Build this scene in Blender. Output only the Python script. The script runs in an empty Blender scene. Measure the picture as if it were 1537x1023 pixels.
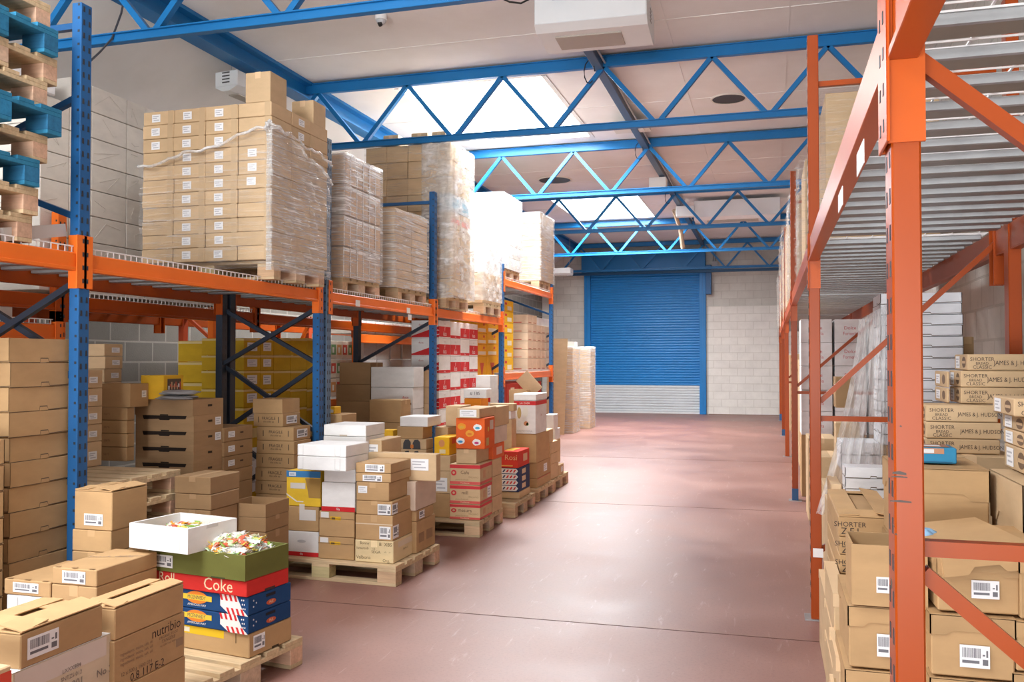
import bpy, bmesh, math, random
from mathutils import Vector, Matrix
R = random.Random(7)
SC = bpy.context.scene
SKYLIGHT, WORLD, ROOFP, BACKP, CEILP, EXPO = 8.0, 0.25, (480.0, 620.0, 200.0, 40.0), 10.0, 4200.0, 0.46
COL = SC.collection
# ------------------------------------------------------------------ camera
F, CX, CY = 1330.0, 768.5, 511.5
YAW, PIT = math.radians(16.22), math.radians(1.2)
EYE = Vector((0, 0, 1.6))
FW = Vector((-math.sin(YAW)*math.cos(PIT), math.cos(YAW)*math.cos(PIT), math.sin(PIT)))
RT = Vector((math.cos(YAW), math.sin(YAW), 0))
UP = RT.cross(FW)
cam = bpy.data.objects.new('camera', bpy.data.cameras.new('camera'))
COL.objects.link(cam)
cam.matrix_world = Matrix((( RT.x, UP.x, -FW.x, EYE.x), (RT.y, UP.y, -FW.y, EYE.y), (RT.z, UP.z, -FW.z, EYE.z), (0, 0, 0, 1)))
cam.data.sensor_width = 36
cam.data.lens = 36*F/1537
cam.data.clip_start = 0.05
SC.camera = cam

def ray(x, y): return FW*F + RT*(x-CX) - UP*(y-CY)
def on(ax, v, x, y):
    d = ray(x, y); return EYE + d*((v-EYE[ax])/d[ax])
def onX(v, x, y): return on(0, v, x, y)
def onY(v, x, y): return on(1, v, x, y)
def onZ(v, x, y): return on(2, v, x, y)
def zat(p, x, y):            # height of photo point (x,y) above ground point p
    d = ray(x, y); t = math.hypot(p[0], p[1])/math.hypot(d.x, d.y); return EYE.z + d.z*t

# ------------------------------------------------------------------ materials
def newmat(name):
    m = bpy.data.materials.new(name); m.use_nodes = True
    nt = m.node_tree; nt.nodes.clear()
    out = nt.nodes.new('ShaderNodeOutputMaterial'); b = nt.nodes.new('ShaderNodeBsdfPrincipled')
    nt.links.new(b.outputs[0], out.inputs[0])
    return m, nt, b, out
def N(nt, t, **kw):
    n = nt.nodes.new(t)
    for k, v in kw.items():
        if k in n.inputs: n.inputs[k].default_value = v
        else: setattr(n, k, v)
    return n
def mixc(nt, a, b, fac, mode='MIX'):
    n = nt.nodes.new('ShaderNodeMix'); n.data_type = 'RGBA'; n.blend_type = mode
    for i, v in ((0, fac), (6, a), (7, b)):
        if isinstance(v, bpy.types.NodeSocket): nt.links.new(v, n.inputs[i])
        else: n.inputs[i].default_value = v if not isinstance(v, tuple) else (*v, 1)
    return n.outputs[2]
def ramp(nt, src, pts):
    r = nt.nodes.new('ShaderNodeValToRGB'); nt.links.new(src, r.inputs[0])
    e = r.color_ramp.elements
    while len(e) < len(pts): e.new(0.5)
    for i, (p, c) in enumerate(pts):
        e[i].position = p; e[i].color = (c, c, c, 1) if not isinstance(c, tuple) else (*c, 1)
    return r.outputs[0]
def coords(nt, kind='Object', scale=(1, 1, 1), rot=(0, 0, 0)):
    tc = nt.nodes.new('ShaderNodeTexCoord'); mp = nt.nodes.new('ShaderNodeMapping')
    mp.inputs['Scale'].default_value = scale; mp.inputs['Rotation'].default_value = rot
    nt.links.new(tc.outputs[kind], mp.inputs[0]); return mp.outputs[0]
def tinted(name, rough, spec=0.5, amt=0.12, scale=6.0, stretch=(1, 1, 1), bump=0.0, metal=0.0, coat=0.0, world=False):
    m, nt, b, out = newmat(name)
    oi = nt.nodes.new('ShaderNodeObjectInfo')
    if world:
        g = nt.nodes.new('ShaderNodeNewGeometry'); mp = nt.nodes.new('ShaderNodeMapping'); mp.inputs['Scale'].default_value = stretch
        nt.links.new(g.outputs['Position'], mp.inputs[0]); co = mp.outputs[0]
    else: co = coords(nt, 'Object', stretch)
    no = N(nt, 'ShaderNodeTexNoise', Scale=scale, Detail=5.0, Roughness=0.6)
    if not world:
        of = N(nt, 'ShaderNodeMath', operation='MULTIPLY'); nt.links.new(oi.outputs['Random'], of.inputs[0]); of.inputs[1].default_value = 57.0
        va = N(nt, 'ShaderNodeVectorMath', operation='ADD'); nt.links.new(co, va.inputs[0]); nt.links.new(of.outputs[0], va.inputs[1]); co = va.outputs[0]
    nt.links.new(co, no.inputs['Vector'])
    v = ramp(nt, no.outputs[0], [(0.25, 1-amt), (0.75, 1+amt)])
    c = mixc(nt, oi.outputs['Color'], v, 1.0, 'MULTIPLY')
    rv = N(nt, 'ShaderNodeMath', operation='MULTIPLY_ADD'); nt.links.new(oi.outputs['Random'], rv.inputs[0]); rv.inputs[1].default_value = amt*1.3; rv.inputs[2].default_value = 1-amt*0.65
    cc = nt.nodes.new('ShaderNodeCombineColor')
    for i in range(3): nt.links.new(rv.outputs[0], cc.inputs[i])
    c = mixc(nt, c, cc.outputs[0], 1.0, 'MULTIPLY')
    nt.links.new(c, b.inputs['Base Color'])
    b.inputs['Roughness'].default_value = rough; b.inputs['Specular IOR Level'].default_value = spec
    b.inputs['Metallic'].default_value = metal; b.inputs['Coat Weight'].default_value = coat
    if bump:
        bp = N(nt, 'ShaderNodeBump', Strength=bump, Distance=0.004); nt.links.new(no.outputs[0], bp.inputs['Height']); nt.links.new(bp.outputs[0], b.inputs['Normal'])
    return m
CARD = tinted('cardboard', 0.75, 0.25, 0.10, 5.0, (1, 1, 2.2), 0.15)
PAINT = tinted('painted_steel', 0.36, 0.3, 0.07, 3.0)
PAPER = tinted('printed_paper', 0.6, 0.3, 0.03, 5.0)
WOOD = tinted('pallet_wood', 0.8, 0.2, 0.22, 3.0, (1.5, 14, 14), 0.3)
STEEL = tinted('galvanised_steel', 0.42, 0.5, 0.12, 9.0, metal=0.75)
PLAST = tinted('white_plastic', 0.45, 0.4, 0.02)
GAP = newmat('painted_gap_shade'); GAP[2].inputs['Base Color'].default_value = (.11, .07, .04, 1); GAP = GAP[0]  # dark brown paints gap shade round the notches and between tiers
SLOT = newmat('slot_interior'); SLOT[2].inputs['Base Color'].default_value = (.02, .025, .035, 1); SLOT = SLOT[0]
CANDY = tinted('candy_wrap', 0.25, 0.6, 0.1, 40)

def film_mat(name, lo, hi, scale=(2, 2, 26), rot=(0.35, 0.2, 0.0), rough=0.22):
    m, nt, b, out = newmat(name)
    co = coords(nt, 'Object', scale, rot)
    n1 = N(nt, 'ShaderNodeTexNoise', Scale=1.6, Detail=6.0, Roughness=0.65, Distortion=0.6); nt.links.new(co, n1.inputs['Vector'])
    co2 = coords(nt, 'Object', (2.2, 2.2, 2.2))
    n2 = N(nt, 'ShaderNodeTexNoise', Scale=1.5, Detail=3.0); nt.links.new(co2, n2.inputs['Vector'])
    r1 = ramp(nt, n1.outputs[0], [(0.42, lo), (0.52, lo*1.4+0.02), (0.66, hi)])
    r2 = ramp(nt, n2.outputs[0], [(0.3, 0.5), (0.7, 1.35)])
    mu = N(nt, 'ShaderNodeMath', operation='MULTIPLY', use_clamp=True); nt.links.new(r1, mu.inputs[0]); nt.links.new(r2, mu.inputs[1])
    tr = nt.nodes.new('ShaderNodeBsdfTransparent'); mx = nt.nodes.new('ShaderNodeMixShader')
    b.inputs['Base Color'].default_value = (0.9, 0.9, 0.9, 1); b.inputs['Roughness'].default_value = rough; b.inputs['Specular IOR Level'].default_value = 0.8
    bp = N(nt, 'ShaderNodeBump', Strength=0.6, Distance=0.02); nt.links.new(n1.outputs[0], bp.inputs['Height']); nt.links.new(bp.outputs[0], b.inputs['Normal'])
    nt.links.new(mu.outputs[0], mx.inputs[0]); nt.links.new(tr.outputs[0], mx.inputs[1]); nt.links.new(b.outputs[0], mx.inputs[2])
    nt.links.new(mx.outputs[0], out.inputs[0]); return m
FILM = film_mat('stretch_film', 0.22, 0.85, (1.6, 1.6, 48), (0.12, 0.08, 0.0))  # opaque white streaks also put highlights of the wrinkles into the film
FILMTHIN = film_mat('thin_stretch_film', 0.03, 0.30, (1.6, 1.6, 40), (0.12, 0.08, 0.0))
FILMHEAVY = film_mat('heavy_stretch_film', 0.30, 0.85, (3, 3, 9))
SHEET = film_mat('plastic_sheeting', 0.30, 0.62, (5, 5, 0.7), (0.1, 0.2, 0.0), 0.4)

def block_mat(name, col, mortar, cw, ch, axis, vary=0.08, paint=0.0, ms=0.012):
    m, nt, b, out = newmat(name)
    g = nt.nodes.new('ShaderNodeNewGeometry'); s = nt.nodes.new('ShaderNodeSeparateXYZ'); c = nt.nodes.new('ShaderNodeCombineXYZ')
    nt.links.new(g.outputs['Position'], s.inputs[0])
    nt.links.new(s.outputs[axis], c.inputs[0]); nt.links.new(s.outputs[2], c.inputs[1])
    br = N(nt, 'ShaderNodeTexBrick', Scale=1.0)
    br.inputs['Brick Width'].default_value = cw; br.inputs['Row Height'].default_value = ch; br.inputs['Mortar Size'].default_value = ms
    br.inputs['Mortar Smooth'].default_value = 0.3; br.inputs['Bias'].default_value = 0.0
    br.inputs['Color1'].default_value = (*[x*(1-vary) for x in col], 1); br.inputs['Color2'].default_value = (*[x*(1+vary) for x in col], 1); br.inputs['Mortar'].default_value = (*mortar, 1)
    nt.links.new(c.outputs[0], br.inputs['Vector'])
    no = N(nt, 'ShaderNodeTexNoise', Scale=2.5, Detail=8.0, Roughness=0.7); nt.links.new(g.outputs['Position'], no.inputs['Vector'])
    v = ramp(nt, no.outputs[0], [(0.3, 0.9), (0.7, 1.06)])
    nt.links.new(mixc(nt, br.outputs[0], v, 1.0, 'MULTIPLY'), b.inputs['Base Color'])
    b.inputs['Roughness'].default_value = 0.85
    n3 = N(nt, 'ShaderNodeTexNoise', Scale=60.0, Detail=3.0); nt.links.new(g.outputs['Position'], n3.inputs['Vector'])
    ad = N(nt, 'ShaderNodeMath', operation='MULTIPLY_ADD'); nt.links.new(br.outputs['Fac'], ad.inputs[0]); ad.inputs[1].default_value = -1.0; nt.links.new(n3.outputs[0], ad.inputs[2])
    bp = N(nt, 'ShaderNodeBump', Strength=0.4, Distance=0.006); nt.links.new(ad.outputs[0], bp.inputs['Height']); nt.links.new(bp.outputs[0], b.inputs['Normal'])
    return m
def floor_mat():
    m, nt, b, out = newmat('painted_concrete_floor')
    g = nt.nodes.new('ShaderNodeNewGeometry')
    n1 = N(nt, 'ShaderNodeTexNoise', Scale=0.8, Detail=8.0, Roughness=0.65); nt.links.new(g.outputs['Position'], n1.inputs['Vector'])
    n2 = N(nt, 'ShaderNodeTexNoise', Scale=55.0, Detail=4.0, Roughness=0.8); nt.links.new(g.outputs['Position'], n2.inputs['Vector'])
    c = mixc(nt, FLOOR_A, FLOOR_B, ramp(nt, n1.outputs[0], [(0.35, 0.0), (0.65, 1.0)]))
    sp = ramp(nt, n2.outputs[0], [(0.30, 0.78), (0.5, 1.0), (0.72, 1.0), (0.80, 1.35)])
    c = mixc(nt, c, sp, 1.0, 'MULTIPLY')
    # scuffs and scratches
    mp = nt.nodes.new('ShaderNodeMapping'); mp.inputs['Scale'].default_value = (6, 0.9, 1); mp.inputs['Rotation'].default_value = (0, 0, 0.5); nt.links.new(g.outputs['Position'], mp.inputs[0])
    n3 = N(nt, 'ShaderNodeTexNoise', Scale=3.0, Detail=9.0, Roughness=0.7, Distortion=1.0); nt.links.new(mp.outputs[0], n3.inputs['Vector'])
    sc = ramp(nt, n3.outputs[0], [(0.60, 0.0), (0.72, 0.35)])
    c = mixc(nt, c, (0.62, 0.47, 0.42), sc)
    nt.links.new(c, b.inputs['Base Color'])
    nt.links.new(ramp(nt, n1.outputs[0], [(0.3, 0.36), (0.7, 0.54)]), b.inputs['Roughness'])
    b.inputs['Specular IOR Level'].default_value = 0.6
    bp = N(nt, 'ShaderNodeBump', Strength=0.10, Distance=0.004); nt.links.new(n2.outputs[0], bp.inputs['Height']); nt.links.new(bp.outputs[0], b.inputs['Normal'])
    return m
FLOOR_A, FLOOR_B = (0.21, 0.096, 0.077), (0.295, 0.152, 0.125)
def emis(name, col, s):
    m, nt, b, out = newmat(name); e = N(nt, 'ShaderNodeEmission', Strength=s); e.inputs[0].default_value = (*col, 1); nt.links.new(e.outputs[0], out.inputs[0]); return m

# colours (albedo)
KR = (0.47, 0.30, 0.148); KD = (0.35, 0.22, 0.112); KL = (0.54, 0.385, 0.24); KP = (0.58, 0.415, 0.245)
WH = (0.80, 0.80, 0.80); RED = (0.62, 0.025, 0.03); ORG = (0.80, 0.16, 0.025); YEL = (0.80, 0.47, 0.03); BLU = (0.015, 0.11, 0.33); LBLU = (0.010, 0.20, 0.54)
OR = (0.83, 0.17, 0.02); ORR = (0.34, 0.052, 0.0015); ORB = (0.50, 0.085, 0.006); RB = (0.018, 0.11, 0.30); TB = (0.010, 0.16, 0.42); RB_SHADE = (0.025, 0.035, 0.055); INK = (0.05, 0.035, 0.03); GRN = (0.14, 0.145, 0.035)

# ------------------------------------------------------------------ mesh building
class MB:
    def __init__(s): s.v = []; s.f = []
    def add(s, vs, fs):
        b = len(s.v); s.v += [tuple(p) for p in vs]; s.f += [tuple(i+b for i in f) for f in fs]; return s
    def box(s, x0, y0, z0, x1, y1, z1, c=0.0):
        if c <= 0:
            return s.add([(x, y, z) for z in (z0, z1) for y in (y0, y1) for x in (x0, x1)], [(0, 2, 3, 1), (4, 5, 7, 6), (0, 1, 5, 4), (1, 3, 7, 5), (3, 2, 6, 7), (2, 0, 4, 6)])
        lo, hi = (x0, y0, z0), (x1, y1, z1); vs = []; ix = {}
        for sx in (0, 1):
            for sy in (0, 1):
                for sz in (0, 1):
                    sg = (sx, sy, sz)
                    for a in range(3):
                        p = [lo[i] if sg[i] == 0 else hi[i] for i in range(3)]
                        for i in range(3):
                            if i != a: p[i] += c if sg[i] == 0 else -c
                        ix[(sg, a)] = len(vs); vs.append(p)
        fs = []
        for a in range(3):
            b, d = (a+1) % 3, (a+2) % 3
            for sd in (0, 1):
                q = []
                for (u, w) in ((0, 0), (1, 0), (1, 1), (0, 1)):
                    g = [0, 0, 0]; g[a] = sd; g[b] = u; g[d] = w; q.append(ix[(tuple(g), a)])
                fs.append(tuple(q if sd else q[::-1]))
        for a in range(3):
            b, d = (a+1) % 3, (a+2) % 3
            for u in (0, 1):
                for w in (0, 1):
                    g0 = [0, 0, 0]; g0[b] = u; g0[d] = w; g1 = list(g0); g1[a] = 1
                    q = [ix[(tuple(g0), b)], ix[(tuple(g1), b)], ix[(tuple(g1), d)], ix[(tuple(g0), d)]]
                    fs.append(tuple(q if (u == w) == False else q[::-1]))
        for sx in (0, 1):
            for sy in (0, 1):
                for sz in (0, 1):
                    q = [ix[((sx, sy, sz), a)] for a in range(3)]
                    fs.append(tuple(q if (sx+sy+sz) % 2 else q[::-1]))
        return s.add(vs, fs)
    def bar(s, p, q, w, h, up=(0, 0, 1)):
        p, q = Vector(p), Vector(q); d = (q-p).normalized(); sd = d.cross(Vector(up))
        if sd.length < 1e-4: sd = d.cross(Vector((1, 0, 0)))
        sd.normalize(); u = sd.cross(d)
        vs = [o+sd*a*w/2+u*b*h/2 for o in (p, q) for (a, b) in ((-1, -1), (1, -1), (1, 1), (-1, 1))]
        return s.add(vs, [(0, 3, 2, 1), (4, 5, 6, 7), (0, 1, 5, 4), (1, 2, 6, 5), (2, 3, 7, 6), (3, 0, 4, 7)])
    def tube(s, pts, r, n=6):
        pts = [Vector(p) for p in pts]; vs = []; fs = []
        for i, p in enumerate(pts):
            d = (pts[min(i+1, len(pts)-1)]-pts[max(i-1, 0)]).normalized()
            a = d.cross(Vector((0, 0, 1)))
            if a.length < 1e-3: a = Vector((1, 0, 0))
            a.normalize(); b = a.cross(d)
            for k in range(n):
                t = 2*math.pi*k/n; vs.append(p+a*math.cos(t)*r+b*math.sin(t)*r)
        for i in range(len(pts)-1):
            for k in range(n): fs.append((i*n+k, i*n+(k+1) % n, (i+1)*n+(k+1) % n, (i+1)*n+k))
        fs.append(tuple(range(n))[::-1]); fs.append(tuple(range((len(pts)-1)*n, len(pts)*n)))
        return s.add(vs, fs)
    def prism(s, poly, fn, a, b):     # poly of (u,v); fn(u,v,t) -> xyz
        n = len(poly); vs = [fn(u, v, a) for u, v in poly]+[fn(u, v, b) for u, v in poly]
        return s.add(vs, [tuple(range(n))[::-1], tuple(range(n, 2*n))]+[(i, (i+1) % n, n+(i+1) % n, n+i) for i in range(n)])
    def make(s, name, mat, parent=None, col=None, loc=(0, 0, 0), smooth=False, rz=0, split=None, mat2=None):
        me = bpy.data.meshes.new(name); me.from_pydata(s.v, [], s.f)
        bm = bmesh.new(); bm.from_mesh(me); bmesh.ops.recalc_face_normals(bm, faces=bm.faces); bm.to_mesh(me); bm.free()
        if smooth:
            for p in me.polygons: p.use_smooth = True
        me.materials.append(mat)
        if split is not None:
            me.materials.append(mat2)
            for p in me.polygons[split:]: p.material_index = 1
        return link(name, me, parent, col, loc, rz)
def link(name, me, parent=None, col=None, loc=(0, 0, 0), rz=0):
    o = bpy.data.objects.new(name, me); COL.objects.link(o); o.location = loc; o.rotation_euler = (0, 0, rz)
    if parent: o.parent = parent
    if col: o.color = (*col, 1)
    return o
def tag(o, label, cat, group=None, kind=None):
    if label: o['label'] = label
    if cat: o['category'] = cat
    if group: o['group'] = group
    if kind: o['kind'] = kind
    return o
def thing(name, label, cat, loc=(0, 0, 0), rz=0, group=None):
    o = bpy.data.objects.new(name, None); COL.objects.link(o); o.empty_display_size = 0.1
    o.location = loc; o.rotation_euler = (0, 0, rz); return tag(o, label, cat, group)
def struct(name, mb, mat, col=None, parent=None):
    o = mb.make(name, mat, parent, col)
    if not parent: o['kind'] = 'structure'
    return o
def dup(root, loc, rz, label, group=None):
    r = root.copy(); COL.objects.link(r); r.location = loc; r.rotation_euler = (0, 0, rz); r['label'] = label
    if group: r['group'] = group
    for ch in list(root.children):
        c = ch.copy(); COL.objects.link(c); c.parent = r
        for g in ch.children:
            d = g.copy(); COL.objects.link(d); d.parent = c
    return r
ORD = ['first', 'second', 'third', 'fourth', 'fifth', 'sixth', 'seventh', 'eighth', 'ninth', 'tenth', 'eleventh', 'twelfth', 'thirteenth', 'fourteenth', 'fifteenth', 'sixteenth', 'seventeenth', 'eighteenth', 'nineteenth', 'twentieth']
def ordi(i, n, lo='lowest', hi='topmost'):
    return hi if i == n-1 else lo if i == 0 else ORD[i]

# ------------------------------------------------------------------ cartons
class Box:       # a carton: Empty at its base centre; w along x (front face looks -y), d along y, h up
    def __init__(s, label, loc, dims, rz=0, col=KR, style='closed', name='cardboard_box', cat='box', group=None, tape=None, lid=0.4, notch=None, flaps=False, seam=True, wall=None):
        s.w, s.d, s.h = dims; s.col = col
        s.t = thing(name, label, cat, loc, rz, group)
        w, d, h = dims
        if style in ('closed', 'lid', 'notch'):
            c = min(0.004, h*0.08)
            bh = h-0.001
            s.body = MB().box(-w/2, -d/2, 0.001, w/2, d/2, bh, c).make('body', CARD, s.t, col)
        else:
            th = wall or 0.006; m = MB()
            m.box(-w/2, -d/2, 0.001, w/2, -d/2+th, h); m.box(-w/2, d/2-th, 0.001, w/2, d/2, h)
            m.box(-w/2, -d/2+th, 0.001, -w/2+th, d/2-th, h); m.box(w/2-th, -d/2+th, 0.001, w/2, d/2-th, h)
            m.box(-w/2+th, -d/2+th, 0.001, w/2-th, d/2-th, 0.008)
            s.body = m.make('body', CARD, s.t, col)
        if style == 'lid':
            lh = h*lid; e = 0.004; m = MB(); m.box(-w/2-e, -d/2-e, h-0.004, w/2+e, d/2+e, h)
            for (L, hw, fn) in s.sides(e):
                k = min(0.2*L, 0.11); r = lh*0.22; z0 = h-lh
                poly = [(-L/2, z0), (-L/2+k, z0), (-L/2+k+r, z0+r), (L/2-k-r, z0+r), (L/2-k, z0), (L/2, z0), (L/2, h-0.002), (-L/2, h-0.002)]
                m.prism(poly, fn, 0, e)
            s.lid = m.make('lid', CARD, s.t, col)
        if style == 'notch':
            m = MB(); e = 0.004
            for (L, hw, fn) in s.sides(e):
                k = 0.075*L; g = h*0.17; c0 = notch or 0.03
                poly = [(-L/2, 0.002), (c0-k, 0.002), (c0-k*0.85, g), (c0+k*0.7, g), (c0+k, 0.006), (L/2, 0.010), (L/2, h-0.002), (-L/2, h-0.002)]
                m.prism(poly, fn, 0, e)
            for (L, hw, fn) in s.sides(e):
                k = 0.075*L; g = h*0.17; c0 = notch or 0.03
                m.prism([(c0-k*.98, 0.001), (c0+k*.98, 0.001), (c0+k*.72, g-.001), (c0-k*.86, g-.001)], fn, e, e+.0012)
            nf = len(m.f)
            for (L, hw, fn) in s.sides(e):
                k = 0.075*L; g = h*0.17; c0 = notch or 0.03
                m.prism([(c0-k*1.04, 0.001), (c0+k*1.04, 0.001), (c0+k*.78, g+.004), (c0-k*.92, g+.004)], fn, e-.001, e+.0006)
                m.prism([(-L/2, -.001), (c0-k, -.001), (c0-k, .0025), (-L/2, .0025)], fn, e-.001, e+.0006); m.prism([(c0+k, .003), (L/2, .007), (L/2, .0105), (c0+k, .0065)], fn, e-.001, e+.0006)
            s.panel = m.make('side_panel', CARD, s.t, col, split=nf, mat2=GAP)
        if style == 'closed' and seam:
            lx = w >= d
            tw = 0.048; dr = min(0.05, h*0.3)
            m = MB()
            if lx:
                m.box(-w/2-0.0008, -tw/2, h-0.0012, w/2+0.0008, tw/2, h)
                for sx in (-1, 1): m.box(min(sx*w/2, sx*(w/2+0.001)), -tw/2, h-dr, max(sx*w/2, sx*(w/2+0.001)), tw/2, h)
            else:
                m.box(-tw/2, -d/2-0.0008, h-0.0012, tw/2, d/2+0.0008, h)
                for sy in (-1, 1): m.box(-tw/2, min(sy*d/2, sy*(d/2+0.001)), h-dr, tw/2, max(sy*d/2, sy*(d/2+0.001)), h)
            m.make('packing_tape', PAPER, s.t, tape or tuple(min(0.9, c*1.18+0.02) for c in col))
        if flaps:
            m = MB(); fl = min(w, d)*0.45
            for sy, a in ((-1, 0.12), (1, 0.05)):
                m.prism([(-w/2+.004, 0), (w/2-.004, 0), (w/2-.004, fl), (-w/2+.004, fl)], (lambda u, v, t, sy=sy, a=a: (u, sy*(d/2-v*math.cos(a)), h+0.001+v*math.sin(a)+t)), 0, 0.004)
            for sx, a in ((-1, 0.03), (1, 0.16)):
                m.prism([(-d/2+.004, 0), (d/2-.004, 0), (d/2-.004, fl*0.8), (-d/2+.004, fl*0.8)], (lambda u, v, t, sx=sx, a=a: (sx*(w/2-v*math.cos(a)), u, h+0.006+v*math.sin(a)+t)), 0, 0.004)
            m.make('open_flaps', CARD, s.t, tuple(min(0.9, c*1.12) for c in col))
    def sides(s, e):
        w, d = s.w, s.d
        return [(w+2*e, d/2, lambda u, v, t: (u, -d/2-t, v)), (w+2*e, d/2, lambda u, v, t: (-u, d/2+t, v)), (d+2*e, w/2, lambda u, v, t: (w/2+t, u, v)), (d+2*e, w/2, lambda u, v, t: (-w/2-t, -u, v))]
    def face(s, f):
        w, d, h = s.w, s.d, s.h
        V = Vector
        return {'f': (V((-w/2, -d/2, 0)), V((1, 0, 0)), V((0, 0, 1)), V((0, -1, 0)), w, h),
                's': (V((w/2, -d/2, 0)), V((0, 1, 0)), V((0, 0, 1)), V((1, 0, 0)), d, h),
                'l': (V((-w/2, d/2, 0)), V((0, -1, 0)), V((0, 0, 1)), V((-1, 0, 0)), d, h),
                't': (V((-w/2, -d/2, h)), V((1, 0, 0)), V((0, 1, 0)), V((0, 0, 1)), w, d)}[f]
    def panel_at(s, f, u0, v0, u1, v1, col, name='printed_panel', lay=0, parent=None, mat=None, poly=None):
        O, U, V, Nn, L, Hh = s.face(f); a = 0.0005+lay*0.0007
        if poly is None: poly = [(u0, v0), (u1, v0), (u1, v1), (u0, v1)]
        b0 = 0.0055 if getattr(s, 'off', None) else 0.0
        return MB().prism(poly, lambda u, v, t: O+U*(u*L)+V*(v*Hh)+Nn*t, a+b0-0.0004, a+b0+0.0006).make(name, mat or PAPER, parent or s.t, col)
    def label(s, f, u, v, w, h, bars=True, col=(0.82, 0.83, 0.85), lay=2):
        O, U, V, Nn, L, Hh = s.face(f)
        st = s.panel_at(f, u-w/2, v-h/2, u+w/2, v+h/2, col, 'label_sticker', lay)
        b0 = (0.0055 if getattr(s, 'off', None) else 0.0)+0.0011+lay*0.0007
        m = MB(); fn = lambda a, b, t: O+U*(a*L)+V*(b*Hh)+Nn*(t+b0)
        if bars:
            x = u-w*0.42
            while x < u+w*0.18:
                bw = w*R.choice((0.012, 0.02, 0.03)); m.prism([(x, v-h*0.05), (x+bw, v-h*0.05), (x+bw, v+h*0.38), (x, v+h*0.38)], fn, 0, 0.0004); x += bw+w*R.choice((0.012, 0.02))
            for (p0, p1, q0, q1) in ((-.42, .15, -.3, -.17), (.26, .44, -.36, -.1), (.26, .34, .05, .12), (.38, .44, .0, .3)):
                m.prism([(u+p0*w, v+q0*h), (u+p1*w, v+q0*h), (u+p1*w, v+q1*h), (u+p0*w, v+q1*h)], fn, 0, 0.0004)
        else:
            for (p0, p1, q) in ((-.4, .3, .25), (-.4, .1, .02), (-.3, .35, -.25)):
                m.prism([(u+p0*w, v+(q-.05)*h), (u+p1*w, v+(q-.05)*h), (u+p1*w, v+(q+.05)*h), (u+p0*w, v+(q+.05)*h)], fn, 0, 0.0004)
        m.make('barcode' if bars else 'printed_lines', PAPER, st, (0.16, 0.16, 0.18) if bars else (0.45, 0.46, 0.5))
        return s
    def text(s, f, u, v, size, body, col=INK, lay=1, parent=None, sx=1.0, tilt=0, name='printed_lettering'):
        O, U, V, Nn, L, Hh = s.face(f); b0 = (0.0055 if getattr(s, 'off', None) else 0.0)+0.0008+lay*0.0007
        key = (body, round(size, 4))
        cu = TXT.get(key)
        if cu is None:
            c_ = bpy.data.curves.new('lettering', 'FONT'); c_.body = body; c_.size = size; c_.align_x = 'CENTER'; c_.align_y = 'CENTER'; c_.fill_mode = 'FRONT'; c_.resolution_u = 2
            t_ = bpy.data.objects.new('lettering', c_)
            cu = bpy.data.meshes.new_from_object(t_); cu.materials.clear(); cu.materials.append(PAPER); TXT[key] = cu
            bpy.data.objects.remove(t_); bpy.data.curves.remove(c_)
        o = bpy.data.objects.new(name, cu); COL.objects.link(o); o.parent = parent or s.t; o.color = (*col, 1)
        p = O+U*(u*L)+V*(v*Hh)+Nn*b0
        ca, sa = math.cos(tilt), math.sin(tilt); U2 = U*ca+V*sa; V2 = V*ca-U*sa
        o.matrix_local = Matrix(((U2.x*sx, V2.x, Nn.x, p.x), (U2.y*sx, V2.y, Nn.y, p.y), (U2.z*sx, V2.z, Nn.z, p.z), (0, 0, 0, 1)))
        return s
TXT = {}
def cross2(a, b): return a[0]*b[1]-a[1]*b[0]
def place(Y, xl, xc, xr, yt, base, rz=0.0, side='R', d=None, w=None, X=None, at=None):
    """box from photo columns: the near vertical edge stands at column xc on the plane y=Y (or x=X); the front face runs to column xl (side R) or xr (side L)"""
    dc = ray(xc, 540)
    if at: c = Vector(at)
    elif X is not None: c = Vector((X, dc.y*X/dc.x))
    else: c = Vector((dc.x*Y/dc.y, Y))
    ca, sa = math.cos(rz), math.sin(rz)
    u = Vector((-ca, -sa)) if side == 'R' else Vector((ca, sa))
    v = Vector((-sa, ca))
    def solve(px, dr):
        r = ray(px, 540); return cross2(c, (r.x, r.y))/-cross2(dr, (r.x, r.y))
    fx, sx_ = (xl, xr) if side == 'R' else (xr, xl)
    if w is None: w = solve(fx, u)
    if d is None: d = solve(sx_, v)
    z1 = zat(c, xc, yt)
    ctr = c+u*(w/2)+v*(d/2)
    return (ctr.x, ctr.y, base), (w, d, z1-base), z1
def PB(label, Y, xl, xc, xr, yt, base, rz=0.0, side='R', d=None, w=None, X=None, **kw):
    loc, dims, z1 = place(Y, xl, xc, xr, yt, base, rz, side, d, w, X)
    b = Box(label, loc, dims, rz, **kw); b.top = z1; return b
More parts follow.
